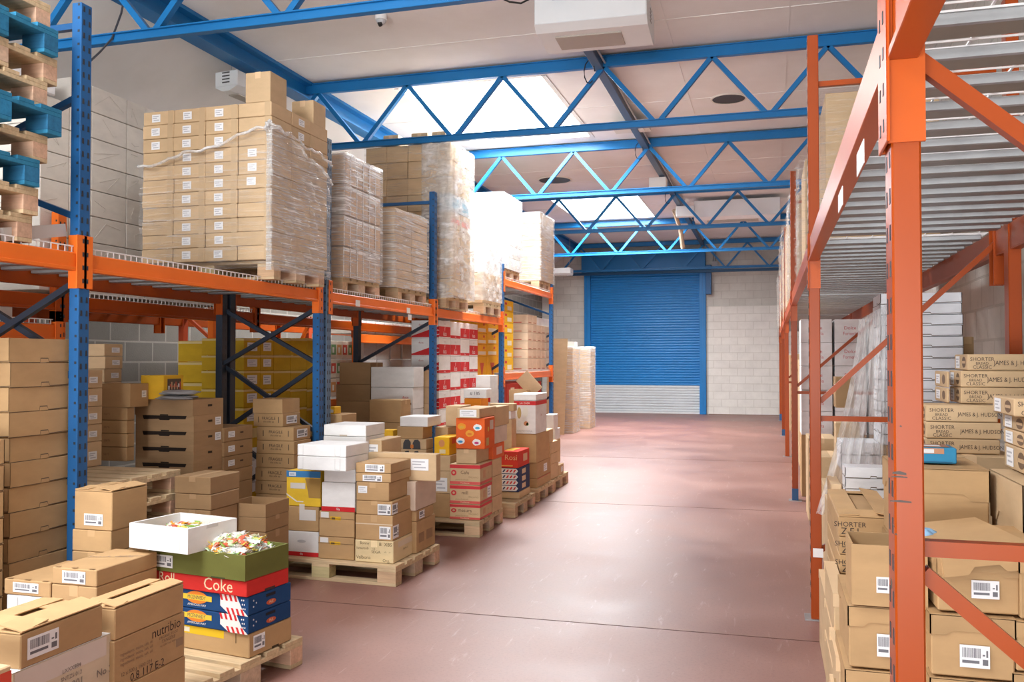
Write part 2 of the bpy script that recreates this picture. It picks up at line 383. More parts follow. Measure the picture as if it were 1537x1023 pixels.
# ------------------------------------------------------------------ pallet
def make_pallet(label, col=(0.60, 0.455, 0.28), L=1.2, D=0.8):
    t = thing('wooden_pallet', label, 'pallet')
    H = 0.144
    m = MB()
    for k in range(5):                       # deck boards run along x
        bw = 0.145 if k % 2 == 0 else 0.1
        y = -D/2+bw/2+k*(D-0.145)/4 if k % 2 == 0 else -D/2+0.0725+k*(D-0.145)/4
        y = max(-D/2+bw/2, min(D/2-bw/2, y)); m.box(-L/2, y-bw/2, H-0.022, L/2, y+bw/2, H, 0.002)
    for x in (-L/2+0.0725, 0, L/2-0.0725): m.box(x-0.0725, -D/2, H-0.044, x+0.0725, D/2, H-0.022, 0.002)
    m.make('deck', WOOD, t, col)
    bm_ = {}
    for y in (-D/2+0.05, 0, D/2-0.05):
        hw = 0.05 if y else 0.0725
        b = MB().box(-L/2, y-hw, 0, L/2, y+hw, 0.022, 0.002); b.make('bottom_board', WOOD, t, tuple(c*.95 for c in col))
        for x in (-L/2+0.0725, 0, L/2-0.0725):
            MB().box(x-0.0725, y-hw, 0.022, x+0.0725, y+hw, H-0.044, 0.002).make('block', WOOD, t, tuple(c*R.uniform(.8, 1.05) for c in col))
    return t
PAL = {}
def pallet(label, loc, rz=0, group=None, blue=False):
    if blue not in PAL:
        PAL[blue] = t = make_pallet(label, (0.03, 0.19, 0.33) if blue else (0.60, 0.455, 0.28)); t.location = loc; t.rotation_euler = (0, 0, rz)
        if group: t['group'] = group
        return t
    return dup(PAL[blue], loc, rz, label, group)
# stretch film around a block of goods: five sheets with wrinkles
def film(label, x0, y0, z0, x1, y1, z1, mat=None, off=0.015, amp=0.008, n=22, top=True, droop=0.0, seed=1, name='stretch_film', group=None):
    rr = random.Random(seed); m = MB()
    ph = [rr.uniform(0, 6) for _ in range(8)]
    X0, Y0, X1, Y1 = x0-off, y0-off, x1+off, y1+off
    per = [(X0, Y0), (X1, Y0), (X1, Y1), (X0, Y1)]
    pts = []
    for i in range(4):
        a, b = per[i], per[(i+1) % 4]
        for k in range(n): pts.append((a[0]+(b[0]-a[0])*k/n, a[1]+(b[1]-a[1])*k/n))
    cx, cy = (x0+x1)/2, (y0+y1)/2; rows = 26; vs = []
    for j in range(rows+1):
        f = j/rows
        for i, (x, y) in enumerate(pts):
            zt = z1+0.006 - droop*(0.5+0.5*math.sin(i*0.19+ph[0]))
            z = z0+(zt-z0)*f
            a = amp*(math.sin(i*0.8+z*23+ph[1])+0.7*math.sin(i*1.7-z*41+ph[2])+0.8*rr.uniform(-1, 1))
            corner = abs((i % n)-n/2)/(n/2); a = max(-off*0.6, a*(1-corner**4))
            dx, dy = x-cx, y-cy
            if abs(dx)/(x1-x0+2*off) > abs(dy)/(y1-y0+2*off): x += math.copysign(a, dx)
            else: y += math.copysign(a, dy)
            vs.append((x, y, z))
    P = len(pts); fs = [(j*P+i, j*P+(i+1) % P, (j+1)*P+(i+1) % P, (j+1)*P+i) for j in range(rows) for i in range(P)]
    if top: fs.append(tuple(rows*P+i for i in range(P)))
    m.add(vs, fs)
    o = m.make(name, mat or FILM, None, None, smooth=True)
    return tag(o, label, 'plastic film', group)
# ------------------------------------------------------------------ the setting
XL, XR, Y0, Y1, ZC = -6.75, 1.62, -5.0, 26.55, 5.03
FLOOR = floor_mat()
struct('floor', MB().box(XL-0.2, Y0, -0.1, XR+0.2, Y1+0.2, 0), FLOOR)
JOINT = tinted('floor_joint', 0.9, 0.1)
for i, (a, b) in enumerate((((-3.6, 5.30), (1.6, 5.36)), ((-3.6, 9.72), (1.6, 9.86)), ((-3.6, 14.4), (1.6, 14.5)))):
    struct('trim_%d' % (i+1), MB().bar((a[0], a[1], 0.0004), (b[0], b[1], 0.0004), 0.009, 0.0012), JOINT, (0.10, 0.055, 0.045))
WL = block_mat('grey_blockwork', (0.175, 0.16, 0.138), (0.32, 0.295, 0.255), 0.45, 0.225, 1)
WRm = block_mat('pale_blockwork', (0.60, 0.585, 0.55), (0.50, 0.485, 0.45), 0.40, 0.25, 1, 0.05)
WF = block_mat('painted_blockwork', (0.60, 0.585, 0.54), (0.52, 0.50, 0.46), 0.45, 0.225, 0, 0.05)
WF2 = block_mat('white_painted_blockwork', (0.80, 0.785, 0.74), (0.68, 0.66, 0.61), 0.45, 0.225, 0, 0.03)
struct('wall_left', MB().box(XL-0.2, Y0, 0, XL, Y1, ZC+0.1), WL)
struct('wall_right', MB().box(XR, Y0, 0, XR+0.2, Y1, ZC+0.1), WRm)
DX0, DX1, DH = -5.25, -1.98, 4.17            # roller door opening
m = MB(); m.box(XL, Y1, 0, DX0, Y1+0.2, ZC+0.1); m.box(DX1, Y1, 0, XR, Y1+0.2, ZC+0.1); m.box(DX0, Y1, DH, DX1, Y1+0.2, ZC+0.1)
struct('wall_far', m, WF)
struct('trim_4', MB().box(-1.72, Y1-0.10, 0, XR, Y1, 3.16, 0.004), WF2)
struct('baseboard_far', MB().box(-1.72, Y1-0.112, 0, XR, Y1-0.10, 0.02), JOINT, (0.25, 0.17, 0.14))
# ceiling with rooflights left open; the last two are unseen, added for general light
SKY = [(-4.5, -2.62, 10.35, 13.35), (-4.5, -2.62, 18.2, 21.35), (-4.5, -2.62, -0.6, 2.4), (-4.5, -2.62, -4.6, -2.2)]
m, nt, b, out = newmat('ceiling_board'); CEIL = m
g = nt.nodes.new('ShaderNodeNewGeometry'); no = N(nt, 'ShaderNodeTexNoise', Scale=0.9, Detail=6.0, Roughness=0.6); nt.links.new(g.outputs['Position'], no.inputs['Vector'])
nt.links.new(mixc(nt, (0.74, 0.715, 0.69), (0.82, 0.80, 0.785), ramp(nt, no.outputs[0], [(0.35, 0.), (0.65, 1.)])), b.inputs['Base Color']); b.inputs['Roughness'].default_value = 0.7
m = MB(); ys = sorted({Y0, Y1} | {s[2] for s in SKY} | {s[3] for s in SKY}); xs = sorted({XL, XR} | {s[0] for s in SKY} | {s[1] for s in SKY})
for i in range(len(xs)-1):
    for j in range(len(ys)-1):
        cx, cy = (xs[i]+xs[i+1])/2, (ys[j]+ys[j+1])/2
        if not any(s[0] < cx < s[1] and s[2] < cy < s[3] for s in SKY): m.box(xs[i], ys[j], ZC, xs[i+1], ys[j+1], ZC+0.05)
m.prism([(-5.66, ZC-0.001), (XL, 4.28), (XL, 4.33), (-5.66, ZC+0.03)], lambda u, v, t: (u, t, v), Y0, Y1)
struct('ceiling', m, CEIL)
m = MB()
for y in (7.9, 8.95, 11.8, 15.6, 16.7, 19.6, 23.5): m.box(XL, y, ZC-0.006, XR, y+0.012, ZC)
for x in (-1.0, 0.2): m.box(x, 6, ZC-0.006, x+0.012, 25, ZC)
struct('trim_5', m, CEIL)
GLOW = emis('daylit_rooflight', (1.0, 0.985, 0.97), SKYLIGHT)
CURB = tinted('rooflight_upstand', 0.6, 0.3, 0.02)
for i, (a, b_, c, d) in enumerate(SKY):
    m = MB(); h = 0.42; t = 0.06; zc_ = ZC+0.052
    m.box(a-t, c-t, zc_, a-.002, d+t, ZC+h); m.box(b_+.002, c-t, zc_, b_+t, d+t, ZC+h); m.box(a-.001, c-t, zc_, b_+.001, c-.002, ZC+h); m.box(a-.001, d+.002, zc_, b_+.001, d+t, ZC+h)
    o = struct('window_%d' % (i+1), m, CURB, (0.85, 0.84, 0.82))
    p = MB(); p.add([(a, c, ZC+h-0.04), (b_, c, ZC+h-0.04), (b_, d, ZC+h-0.04), (a, d, ZC+h-0.04)], [(0, 3, 2, 1)]); p.make('translucent_pane', GLOW, o)
    q = MB(); q.box(a-0.05, c-0.05, ZC-0.012, a+0.01, d+0.05, ZC-0.001); q.box(b_-0.01, c-0.05, ZC-0.012, b_+0.05, d+0.05, ZC-0.001); q.box(a, (c+d)/2-0.02, ZC+0.1, b_, (c+d)/2+0.02, ZC+0.14); q.make('frame', CURB, o, (0.75, 0.74, 0.72))
# ------------------------------------------------------------------ roller door
dr = bpy.data.objects.new('door_1', None); COL.objects.link(dr); dr['kind'] = 'structure'
def slats(z0, z1):
    m = MB(); vs = []; fs = []; p = 0.078; z = z0; prof = []
    while z < z1-0.001:
        for (dy, dz) in ((0, 0), (-0.016, 0.010), (-0.020, 0.034), (-0.016, 0.058), (0, 0.068)):
            if z+dz <= z1: prof.append((Y1+0.02+dy, z+dz))
        z += p
    prof.append((Y1+0.02, z1))
    for (y, z) in prof: vs += [(DX0, y, z), (DX1, y, z)]
    n = len(prof); fs = [(2*i, 2*i+1, 2*i+3, 2*i+2) for i in range(n-1)]
    vs += [(DX0, Y1+0.06, z0), (DX1, Y1+0.06, z0), (DX1, Y1+0.06, z1), (DX0, Y1+0.06, z1)]; k = 2*n; fs.append((k, k+3, k+2, k+1))
    return m.add(vs, fs)
slats(0.83, 4.17).make('blue_slats', PAINT, dr, LBLU); slats(0.05, 0.83).make('silver_slats', PAINT, dr, (0.62, 0.66, 0.69))
MB().box(DX0, Y1-0.02, 0, DX1, Y1+0.05, 0.05, 0.004).make('bottom_rail', PAINT, dr, (0.75, 0.77, 0.78))
for x in (DX0-0.16, DX1): MB().box(x, Y1-0.10, 0, x+0.19, Y1+0.04, 4.22, 0.006).box(x+0.07, Y1-0.115, 0, x+0.10, Y1-0.1, 4.22).make('guide_rail', PAINT, dr, LBLU)
MB().box(DX0-0.18, Y1-0.42, 4.20, DX1+0.2, Y1, 4.80, 0.01).make('barrel_hood', PAINT, dr, TB)
MB().box(DX1+0.2, Y1-0.3, 3.5, DX1+0.36, Y1-0.05, 4.35, 0.01).make('drive_housing', PAINT, dr, RB)
MB().tube([(DX1+0.45, Y1-0.2, 4.75), (DX1+0.45, Y1-0.2, 4.25)], 0.04).box(DX1+0.38, Y1-0.3, 4.3, DX1+0.55, Y1-0.12, 4.45).make('motor', PAINT, dr, (0.3, 0.3, 0.32))
tag(MB().box(-6.0, Y1-0.45, 4.12, 1.55, Y1-0.38, 4.2, 0.004).make('door_header_rail', PAINT, None, (0.02, 0.09, 0.2)), None, None, None, 'structure')
# ------------------------------------------------------------------ roof trusses
ZL, ZU = 4.215, 4.95
TY = [2.1, 6.0, 9.82, 13.72, 17.75, 21.65, 25.75]
TN = ['blue lattice roof truss near the camera behind the front one', 'blue lattice roof truss crossing above the nearest post, cut by the top of the picture', 'blue lattice roof truss directly before the large rooflight', 'blue lattice roof truss just beyond the large rooflight', 'blue lattice roof truss in front of the second rooflight', 'blue lattice roof truss just beyond the second rooflight', 'blue lattice roof truss hugging the far wall above the door']
def truss(y, lab):
    t = thing('roof_truss', lab, 'roof truss', (0, y, 0), 0, 'blue roof trusses')
    xa, xb = XL, XR
    L = MB(); L.box(xa, -0.035, ZL-0.035, xb, 0.035, ZL+0.035, 0.003)
    L.box(xa, -0.06, ZL+0.025, xb, 0.06, ZL+0.035); L.make('lower_chord', PAINT, t, TB)
    U = MB(); xa = -5.75; U.box(xa, -0.035, ZU-0.06, xb, 0.035, ZU+0.06, 0.004).box(xa, -0.06, ZU+0.05, xb, 0.06, ZU+0.06); U.make('upper_chord', PAINT, t, TB)
    x = -7.15
    while x < XR+1:
        lo = (x, 0, ZL+0.02); hi = (x+0.6, 0, ZU-0.05)
        for p, q in ((lo, hi), (hi, (x+1.193, 0, ZL+0.02))):
            s = 0.045 if q[0] > p[0] and q[2] < p[2] else -0.045
            a, b2 = Vector(p), Vector(q)
            if p[2] < q[2]: a.x += 0.03
            else: b2.x -= 0.03
            if a.x < -5.95 and p[2] < q[2] or (a.x < -6.2) or b2.x > XR: continue
            MB().bar(a, b2, 0.05, 0.055, (0, 1, 0)).make('web_member', PAINT, t, TB)
        x += 1.193
    return t
for y, lab in zip(TY[1:], TN[1:]): truss(y, lab)
tag(MB().box(-5.62, Y0, 4.80, -5.42, Y1-0.5, 4.82).box(-5.53, Y0, 4.82, -5.51, Y1-0.5, 4.99).box(-5.62, Y0, 4.99, -5.42, Y1-0.5, ZC-0.002).make('roof_beam', PAINT, None, TB), 'long blue steel beam under the ceiling running above the blue and orange rack', 'steel beam')
pu = thing('roof_purlin', 'grey-blue channel with cables running along the middle of the ceiling', 'steel beam', (-1.83, 0, 0))
MB().box(-0.05, 7.0, 4.86, 0.05, Y1-0.5, 5.0, 0.004).make('channel', PAINT, pu, (0.06, 0.11, 0.18))
MB().tube([(0.07, 7 + k*0.9, 4.93+0.01*math.sin(k*2.1)) for k in range(21)], 0.012).make('cable', PAINT, pu, (0.5, 0.5, 0.5))
for i, y in enumerate((9.75, 13.65, 17.7)):
    pts = [(-1.83+0.06*math.cos(a)-0.08, y-0.1, 4.80+0.13*math.sin(a)) for a in [k*0.6 for k in range(10)]]
    tag(MB().tube(pts, 0.007).make('hanging_cable_loop', PAINT, None, (0.03, 0.03, 0.04)), 'black cable loop hanging from the central channel at the %s of three trusses' % ORD[i], 'cable')
tag(MB().tube([onY(6.0, 186, 0), onY(6.0, 182, 20), onY(5.95, 168, 58), onY(5.9, 150, 78), onY(5.8, 134, 93)], 0.009).make('hanging_cable', PAINT, None, (0.05, 0.05, 0.06)), 'black cable drooping from the front truss down towards the nearest blue post', 'cable')
tag(MB().tube([onZ(5.0, 745, -6), onZ(4.9, 765, 3), onZ(4.9, 782, 5), onZ(4.98, 800, -4)], 0.009).make('hanging_cable', PAINT, None, (0.03, 0.03, 0.03)), 'black cable loop under the ceiling at the top edge beside the big white heater', 'cable')
tag(MB().tube([(-2.05, 20.1, 4.95), (-1.95, 20.6, 4.55), (-1.93, 20.9, 4.2)], 0.05, 8).make('hanging_pipe', PAINT, None, (0.42, 0.33, 0.24)), 'tan pipe hanging at a slant from the ceiling channel before the roller door', 'pipe')
# ------------------------------------------------------------------ things under the ceiling
def heater(label, x, y, z, L, W, H, rz, down=True):
    t = thing('ceiling_unit_heater', label, 'heater', (x, y, z), rz)
    m = MB(); m.box(-L/2, -W/2, 0.05, L/2, W/2, H, 0.01)
    s = 0.10; m.prism([(-W/2, 0.05), (W/2, 0.05), (W/2-s, 0), (-W/2+s, 0)], lambda u, v, tt: (tt, u, v), -L/2, L/2); m.make('casing', PLAST, t, (0.80, 0.82, 0.83))
    q = MB()
    for k in range(4): q.box(-L/2-0.002, -0.05, H*0.4+k*0.035, -L/2, 0.05, H*0.4+k*0.035+0.014)
    for k in range(4): q.box(L/2, -0.05, H*0.4+k*0.035, L/2+0.002, 0.05, H*0.4+k*0.035+0.014)
    q.make('louvre', PLAST, t, (0.08, 0.08, 0.08))
    q = MB(); q.box(-L*0.35, -W*0.22, -0.012, L*0.25, W*0.22, 0.0); q.make('outlet_grille', PLAST, t, (0.42, 0.38, 0.33))
    for x2 in (-L*0.4, L*0.4): MB().tube([(x2, 0, H), (x2, 0, ZC-z)], 0.006).make('hanger_rod', STEEL, t, (0.5, 0.5, 0.5))
    return t
heater('white ceiling heater hanging above the tall stack of labelled cartons', -5.62, 8.75, 4.52, 0.85, 0.30, 0.22, math.radians(84))
heater('big pale blue-white ceiling heater hanging at the top edge before the central channel', -1.55, 8.15, 4.60, 1.02, 0.75, 0.30, math.radians(2))
heater('white ceiling heater hanging near the fourth truss', -0.65, 19.3, 4.55, 1.75, 0.6, 0.4, 0)
heater('small white box heater hanging beside the roller door hood', -5.6, 24.2, 3.95, 0.6, 0.4, 0.2, 0)
tag(MB().box(-2.13, 12.2, 4.88, -1.62, 12.75, 4.92, 0.004).box(-2.05, 12.28, 4.868, -1.7, 12.67, 4.88).make('ceiling_vent', PLAST, None, (0.62, 0.58, 0.52)), 'square beige vent panel beside the central channel above the large rooflight', 'vent')
for i, (x, y, w, d, lab) in enumerate(((-1.9, 15.9, 0.30, 0.25, 'small white junction box on the central channel between two trusses'), (-1.7, 19.0, 0.38, 0.2, 'white control box on the central channel beyond the second rooflight'))):
    tag(MB().box(x-w/2, y-d/2, 4.62, x+w/2, y+d/2, 4.84, 0.006).box(x-.03, y-d/2-.004, 4.68, x+.03, y-d/2, 4.78).make('hanging_junction_box', PLAST, None, (0.80, 0.80, 0.78)), lab, 'electrical box')
for lab, x, y, r in (('round dark opening in the white ceiling above the aisle near the orange posts', -0.5, 11.9, 0.21), ('round dark ceiling opening between the rooflights', -3.92, 16.4, 0.30)):
    t = thing('ceiling_opening', lab, 'vent opening', (x, y, ZC))
    n = 28; c = [(r*math.cos(2*math.pi*k/n), r*math.sin(2*math.pi*k/n)) for k in range(n)]
    MB().prism(c, lambda u, v, tt: (u, v, tt), -0.012, -0.002).make('dark_bore', PLAST, t, (0.03, 0.025, 0.02))
    e = [(u*1.1, v*1.1) for u, v in c]; m = MB(); m.add([(u, v, -0.016) for u, v in c]+[(u, v, -0.016) for u, v in e]+[(u, v, 0) for u, v in e], [(k, (k+1) % n, n+(k+1) % n, n+k) for k in range(n)]+[(n+k, n+(k+1) % n, 2*n+(k+1) % n, 2*n+k) for k in range(n)]); m.make('rim', PLAST, t, (0.7, 0.66, 0.6))
t = thing('security_camera', 'small white dome camera on the ceiling near the front truss', 'camera', (-3.7, 8.05, ZC))
MB().tube([(0, 0, -0.05), (0, 0, 0)], 0.06, 20).make('mount', PLAST, t, (0.8, 0.8, 0.8))
MB().tube([(0.0, -0.012, -0.105), (0.0, -0.04, -0.09)], 0.022, 12).make('lens', PLAST, t, (0.02, 0.02, 0.02))
m = MB(); vs = []; fs = []; n = 16
for j in range(6):
    a = j/5*math.pi/2
    for k in range(n): vs.append((0.05*math.cos(a)*math.cos(2*math.pi*k/n), 0.05*math.cos(a)*math.sin(2*math.pi*k/n), -0.05-0.05*math.sin(a)))
for j in range(5):
    for k in range(n): fs.append((j*n+k, j*n+(k+1) % n, (j+1)*n+(k+1) % n, (j+1)*n+k))
m.add(vs, fs).make('dome', PLAST, t, (0.55, 0.56, 0.58), smooth=True)
# white box on the wall seen between pallets and post
tag(MB().box(-5.62, 4.92, 3.576, -5.14, 5.40, 3.75, 0.01).make('white_carton', CARD, None, (0.82, 0.83, 0.85)), 'plain white box lying on the paper-wrapped bales behind the nearest blue post', 'box')
# ------------------------------------------------------------------ pallet racks
def upright(t, x, y, z1, col, face, w=0.085, dp=0.065, foot=None, z0=0.0, holes=True, dots=True):
    """face +1: slots look towards +x"""
    m = MB().box(x-dp/2, y-w/2, z0, x+dp/2, y+w/2, z1, 0.004); nf = len(m.f)
    if holes:
        xf = x+face*dp/2
        z = z0+0.12
        while z < z1-0.04:
            for s in (-1, 1): m.prism([(-0.008, 0), (0.008, 0), (0.006, 0.032), (-0.006, 0.032)], lambda a, b, tt, s=s, z=z: (xf+tt*face, y+s*w*0.24+a, z+b+(0.0 if s < 0 else 0.0)), -0.001, 0.0012)
            if dots: m.prism([(-0.007, 0), (0.007, 0), (0.007, 0.014), (-0.007, 0.014)], lambda a, b, tt, z=z: (x+dp*0.25+a if face > 0 else x-dp*0.25+a, y-w/2-tt, z+b+0.03), -0.001, 0.001)
            z += 0.075
    u = m.make('upright', PAINT, t, col, split=nf, mat2=SLOT)
    MB().box(x-0.07, y-0.07, 0, x+0.07, y+0.07, 0.008).make('foot_plate', STEEL, u, (0.35, 0.35, 0.36))
    if foot: MB().box(x-dp/2-0.002, y-w/2-0.002, 0.009, x+dp/2+0.002, y+w/2+0.002, foot).make('blue_foot_section', PAINT, u, (0.03, 0.1, 0.24))
    return u
def beam(t, x, ya, yb, zt, h=0.10, th=0.045, col=OR, face=1, conn=0.30, up=0.10):
    b = MB().box(x-th/2, ya, zt-h, x+th/2, yb, zt, 0.006).box(x-th/2+(0.002 if face > 0 else -0.010), ya+0.008, zt-h-0.002, x+th/2+(0.010 if face > 0 else -0.002), yb-0.008, zt-h+0.018, 0.002).make('beam', PAINT, t, col)
    for y, s in ((ya, 1), (yb, -1)):
        m = MB(); m.box(x+face*0.036-0.003, y-s*0.05, zt+up-conn, x+face*0.036+0.003, y+s*0.02, zt+up, 0.002)
        m.box(x-0.036, min(y-s*.003, y+s*0.006), zt+up-conn, x+0.036, max(y-s*.003, y+s*0.006), zt+up)
        nf = len(m.f); q = m
        for k in range(4): q.box(x+face*0.0395-0.001, y-s*0.03, zt+up-conn+0.03+k*0.075, x+face*0.0395+0.001, y-s*0.018, zt+up-conn+0.055+k*0.075)
        m.make('beam_connector', PAINT, b, col, split=nf, mat2=SLOT)
    return b
def brace(t, p, q, col, w=0.035, n='brace'): MB().bar(p, q, w, w, (0, 1, 0)).make(n, PAINT, t, col)
def wire_deck(label, x0, x1, ya, yb, z, front, chan=True, step=0.1, group='wire decks'):
    t = thing('wire_deck', label, 'wire deck', (0, 0, 0), 0, group)
    m = MB(); y = ya+0.03
    while y < yb: m.box(x0, y-0.0022, z, x1, y+0.0022, z+0.005); y += step/2
    x = x0+0.02
    while x < x1: m.box(x-0.0025, ya+0.01, z+0.005, x+0.0025, yb-0.01, z+0.010); x += 0.15
    xf = x1 if front > 0 else x0                                     # wires turned up and over the front beam
    y = ya+0.03
    while y < yb: m.box(xf-0.002, y-0.003, z-0.006, xf+0.002, y+0.003, z+0.038); y += step/2
    m.box(xf-0.003, ya+0.01, z+0.032, xf+0.003, yb-0.01, z+0.039)
    m.make('wire_mesh', PLAST, t, (0.80, 0.80, 0.80))
    if chan:
        m = MB(); y = ya+0.12
        while y < yb-0.05: m.box(x0+0.03, y-0.045, z-0.032, x1-0.03, y+0.045, z-0.001, 0.004); y += 0.24
        m.make('support_channel', STEEL, t, (0.34, 0.35, 0.36))
    return t
XA, XB = -3.755, -4.72          # front and rear upright centres of the blue and orange rack
LY = [1.35, 4.13, 6.90, 7.03, 9.62, 12.36, 15.42]
rk = thing('pallet_rack', 'blue and orange pallet rack along the aisle loaded with wrapped pallets', 'pallet rack')
for i, y in enumerate(LY):
    top = [3.6, 3.62, 3.55, 3.55, 3.55, 3.0, 2.95][i]
    c = RB if i != 3 else (0.10, 0.17, 0.26)
    upright(rk, XA, y, top, c, 1, foot=None); upright(rk, XB, y, top, RB_SHADE, 1, holes=(i in (2, 4)))  # rear uprights and low braces carry their shade in a near-black blue
    if i in (0, 3): continue
    zz = [0.35, 0.95, 1.55, 2.05]
    for k in range(3):
        a, b2 = (XB, y, zz[k]), (XA, y, zz[k+1])
        brace(rk, a, b2, RB_SHADE)
        if i in (1, 2): brace(rk, (XA, y+0.04, zz[k]), (XB, y+0.04, zz[k+1]), RB_SHADE)
    brace(rk, (XB, y, 2.75), (XA, y, 2.4), RB); brace(rk, (XB, y, 2.75), (XA, y, 3.1), RB); brace(rk, (XB, y, top-0.12), (XA, y, top-0.12), RB)
ZB = 2.20
for (ya, yb, zt) in ((1.39, 4.09, ZB), (4.17, 6.86, ZB), (7.07, 9.58, ZB), (9.66, 12.32, ZB), (12.40, 15.38, 2.79), (12.40, 15.38, 1.40)):
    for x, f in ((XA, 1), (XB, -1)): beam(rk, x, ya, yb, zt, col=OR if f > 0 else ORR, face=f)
for i, (ya, yb, zt, lab) in enumerate(((1.39, 4.09, ZB, 'under the stack of empty pallets'), (4.17, 6.86, ZB, 'under the tall stack of labelled cartons'), (7.07, 9.58, ZB, 'under the two film-wrapped pallets'), (9.66, 12.32, ZB, 'under the tallest wrapped pallet'), (12.40, 15.38, 2.79, 'on the highest orange beams at the end of the rack'), (12.40, 15.38, 1.40, 'under the yellow and pale cartons of the end bay'))):
    wire_deck('wire deck on orange beams '+lab, XB, XA, ya, yb, zt+0.001, 1)
for i, (px, py, yy) in enumerate(((537, 455, 0), (613, 466, 0), (615, 476, 1))):
    p = onX(XA+0.04, px, py); tag(MB().box(p.x, p.y-0.045, p.z-0.03, p.x+0.002, p.y+0.045, p.z+0.03).make('location_tag', PAPER, None, (0.75, 0.72, 0.68)), ['white location tag on the orange beam below the tall film-wrapped pallet', 'white location tag on the orange beam below the lower wrapped pallet', 'white location tag hanging under the orange beam'][i], 'tag')
tag(MB().bar((XA-0.02, 3.62, 2.24), (XA-0.06, 4.08, 2.33), 0.02, 0.07).make('load_sign', PAPER, None, (0.62, 0.60, 0.57)), 'grey load sign strip lying on the beam beside the nearest blue post', 'sign')
# rear rack against the grey wall
rr = thing('pallet_rack', 'all-orange pallet rack against the grey block wall behind the blue one', 'pallet rack')
XC, XD = -5.10, -6.25
for i, y in enumerate((5.40, 8.2, 10.35, 13.0, 15.7)):
    upright(rr, XC if i != 1 else -5.6, y if i != 1 else 8.03, 2.7, OR, 1, holes=i in (0, 2)); upright(rr, XD, [6.3, 8.42, 11.2, 13.0, 15.7][i], 2.2, (0.42, 0.06, 0.02), 1, holes=False)  # darker orange puts the backlit shade into the rear uprights
brace(rr, (XD, 8.44, 2.1), (XC-0.2, 8.44, 1.35), (0.45, 0.07, 0.02)); brace(rr, (XC-0.1, 9.4, 2.1), (XC-0.4, 9.4, 1.5), OR)
for (ya, yb) in ((2.6, 5.36), (5.44, 8.0), (8.06, 10.3), (10.4, 12.95), (13.05, 15.65)):
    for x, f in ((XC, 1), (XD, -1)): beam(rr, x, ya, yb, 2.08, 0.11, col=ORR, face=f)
for (ya, yb) in ((2.6, 5.36), (10.4, 12.95), (13.05, 15.65)):
    beam(rr, XC, ya, yb, 1.86 if ya < 5 else 1.93, 0.11, col=OR); 
beam(rr, XC, 9.4, 12.95, 1.12, 0.08, col=OR)
for i, (ya, yb, z, lab) in enumerate(((2.6, 5.36, 1.86, 'under the lower white bales beside the stacked pallets'), (5.44, 8.0, 2.08, 'under the wall of white paper bales'))):
    wire_deck('wire deck of the all-orange rack '+lab, XD, XC, ya, yb, z+0.001, 1)
# right rack
XE, XF = 0.268, 1.30
RY = [1.99, 5.83, 10.61, 15.35, 19.5, 24.3]
rt_ = thing('pallet_rack', 'orange pallet rack on the far side of the aisle with mesh decks', 'pallet rack')
for i, y in enumerate(RY):
    top = [3.7, 3.62, 3.75, 3.8, 3.8, 3.8][i]
    upright(rt_, XE, y, top, ORR, -1, 0.10, 0.065 if i else 0.056, foot=[None, None, 0.14, None, 0.14, 0.18][i], holes=i < 3, dots=False)
    upright(rt_, XF, y-0.33 if i == 1 else y, top, ORR, -1, 0.10, 0.065, holes=False)
def rbr(y, zs, c=ORR, w=0.032):
    for (xa, za, xb, zb) in zs: brace(rt_, (xa, y, za), (xb, y, zb), c, w)
rbr(RY[0], [(XE+.03, 1.215, XF, 1.215), (XE+.03, 1.165, XF, 0.30), (XE+.03, 2.22, XF, 1.32), (XE, 3.4, XF, 3.4)])
rbr(RY[1], [(XE+.03, 1.235, XF, 1.235), (XE+.03, 1.34, XF, 2.30), (XE, 3.32, XF, 3.32), (XE, 0.4, XF, 1.2)])
rbr(RY[2], [(XE+.03, 1.225, XF, 1.225), (XE+.03, 1.30, XF, 2.2), (XE, 3.4, XF, 3.4)])
rbr(RY[3], [(XE+.03, 1.225, XF, 1.225), (XE+.03, 1.30, XF, 2.2)])
RBm = [(-2.2, 1.94), (2.04, 5.78), (5.88, 10.56), (10.66, 15.30), (15.40, 19.45), (19.55, 24.25)]
for i, (ya, yb) in enumerate(RBm):
    zt = 2.36
    for x, f in ((XE, -1), (XF, 1)): beam(rt_, x, ya, yb, zt, 0.15, 0.05, ORB if f < 0 else ORR, f, 0.34, 0.02)
rl = ['nearest the camera', 'between the two nearest orange posts', 'over the white cartons', 'over the far half of the aisle', 'near the far wall', 'at the far wall']
for i, (ya, yb) in enumerate(RBm):
    wire_deck('mesh deck of the orange rack seen from below '+rl[i], XE+0.03, XF-0.03, ya, yb, 2.361, -1)
for (px, py, lab) in ((1292, 238, 'upper white tag on the sloping-looking orange beam'), (1262, 300, 'lower white tag on the orange beam before the second post')):
    p = onX(XE-0.04, px, py); tag(MB().box(p.x-0.002, p.y-0.09, p.z-0.03, p.x, p.y+0.09, p.z+0.03).make('location_tag', PAPER, None, (0.78, 0.78, 0.80)), lab, 'tag')
p = onY(RY[1]-0.052, 1228, 830); tag(MB().box(p.x-0.03, p.y-0.002, p.z-0.025, p.x+0.03, p.y, p.z+0.03).make('paper_tag', PAPER, None, (0.75, 0.75, 0.77)), 'small white paper tag stuck low on the second orange post', 'tag')

for (px, py, w_, h_) in ((1352, 753, .040, .004), (1350, 711, .026, .006), (1350, 716, .03, .003), (1341, 790, .003, .004), (1345, 802, .004, .003), (1338, 880, .003, .02), (1352, 640, .004, .003)):
    p = onY(RY[0]-.0505, px, py); MB().prism([(-w_/2, 0), (w_/2, -h_*.3), (w_/2, h_*.4), (0, h_), (-w_/2, h_*.6)], lambda u, v, t, p=p: (p.x+u, p.y+t, p.z+v), 0, .0008).make('scuff_mark', PAINT, rt_, (.05, .025, .015))
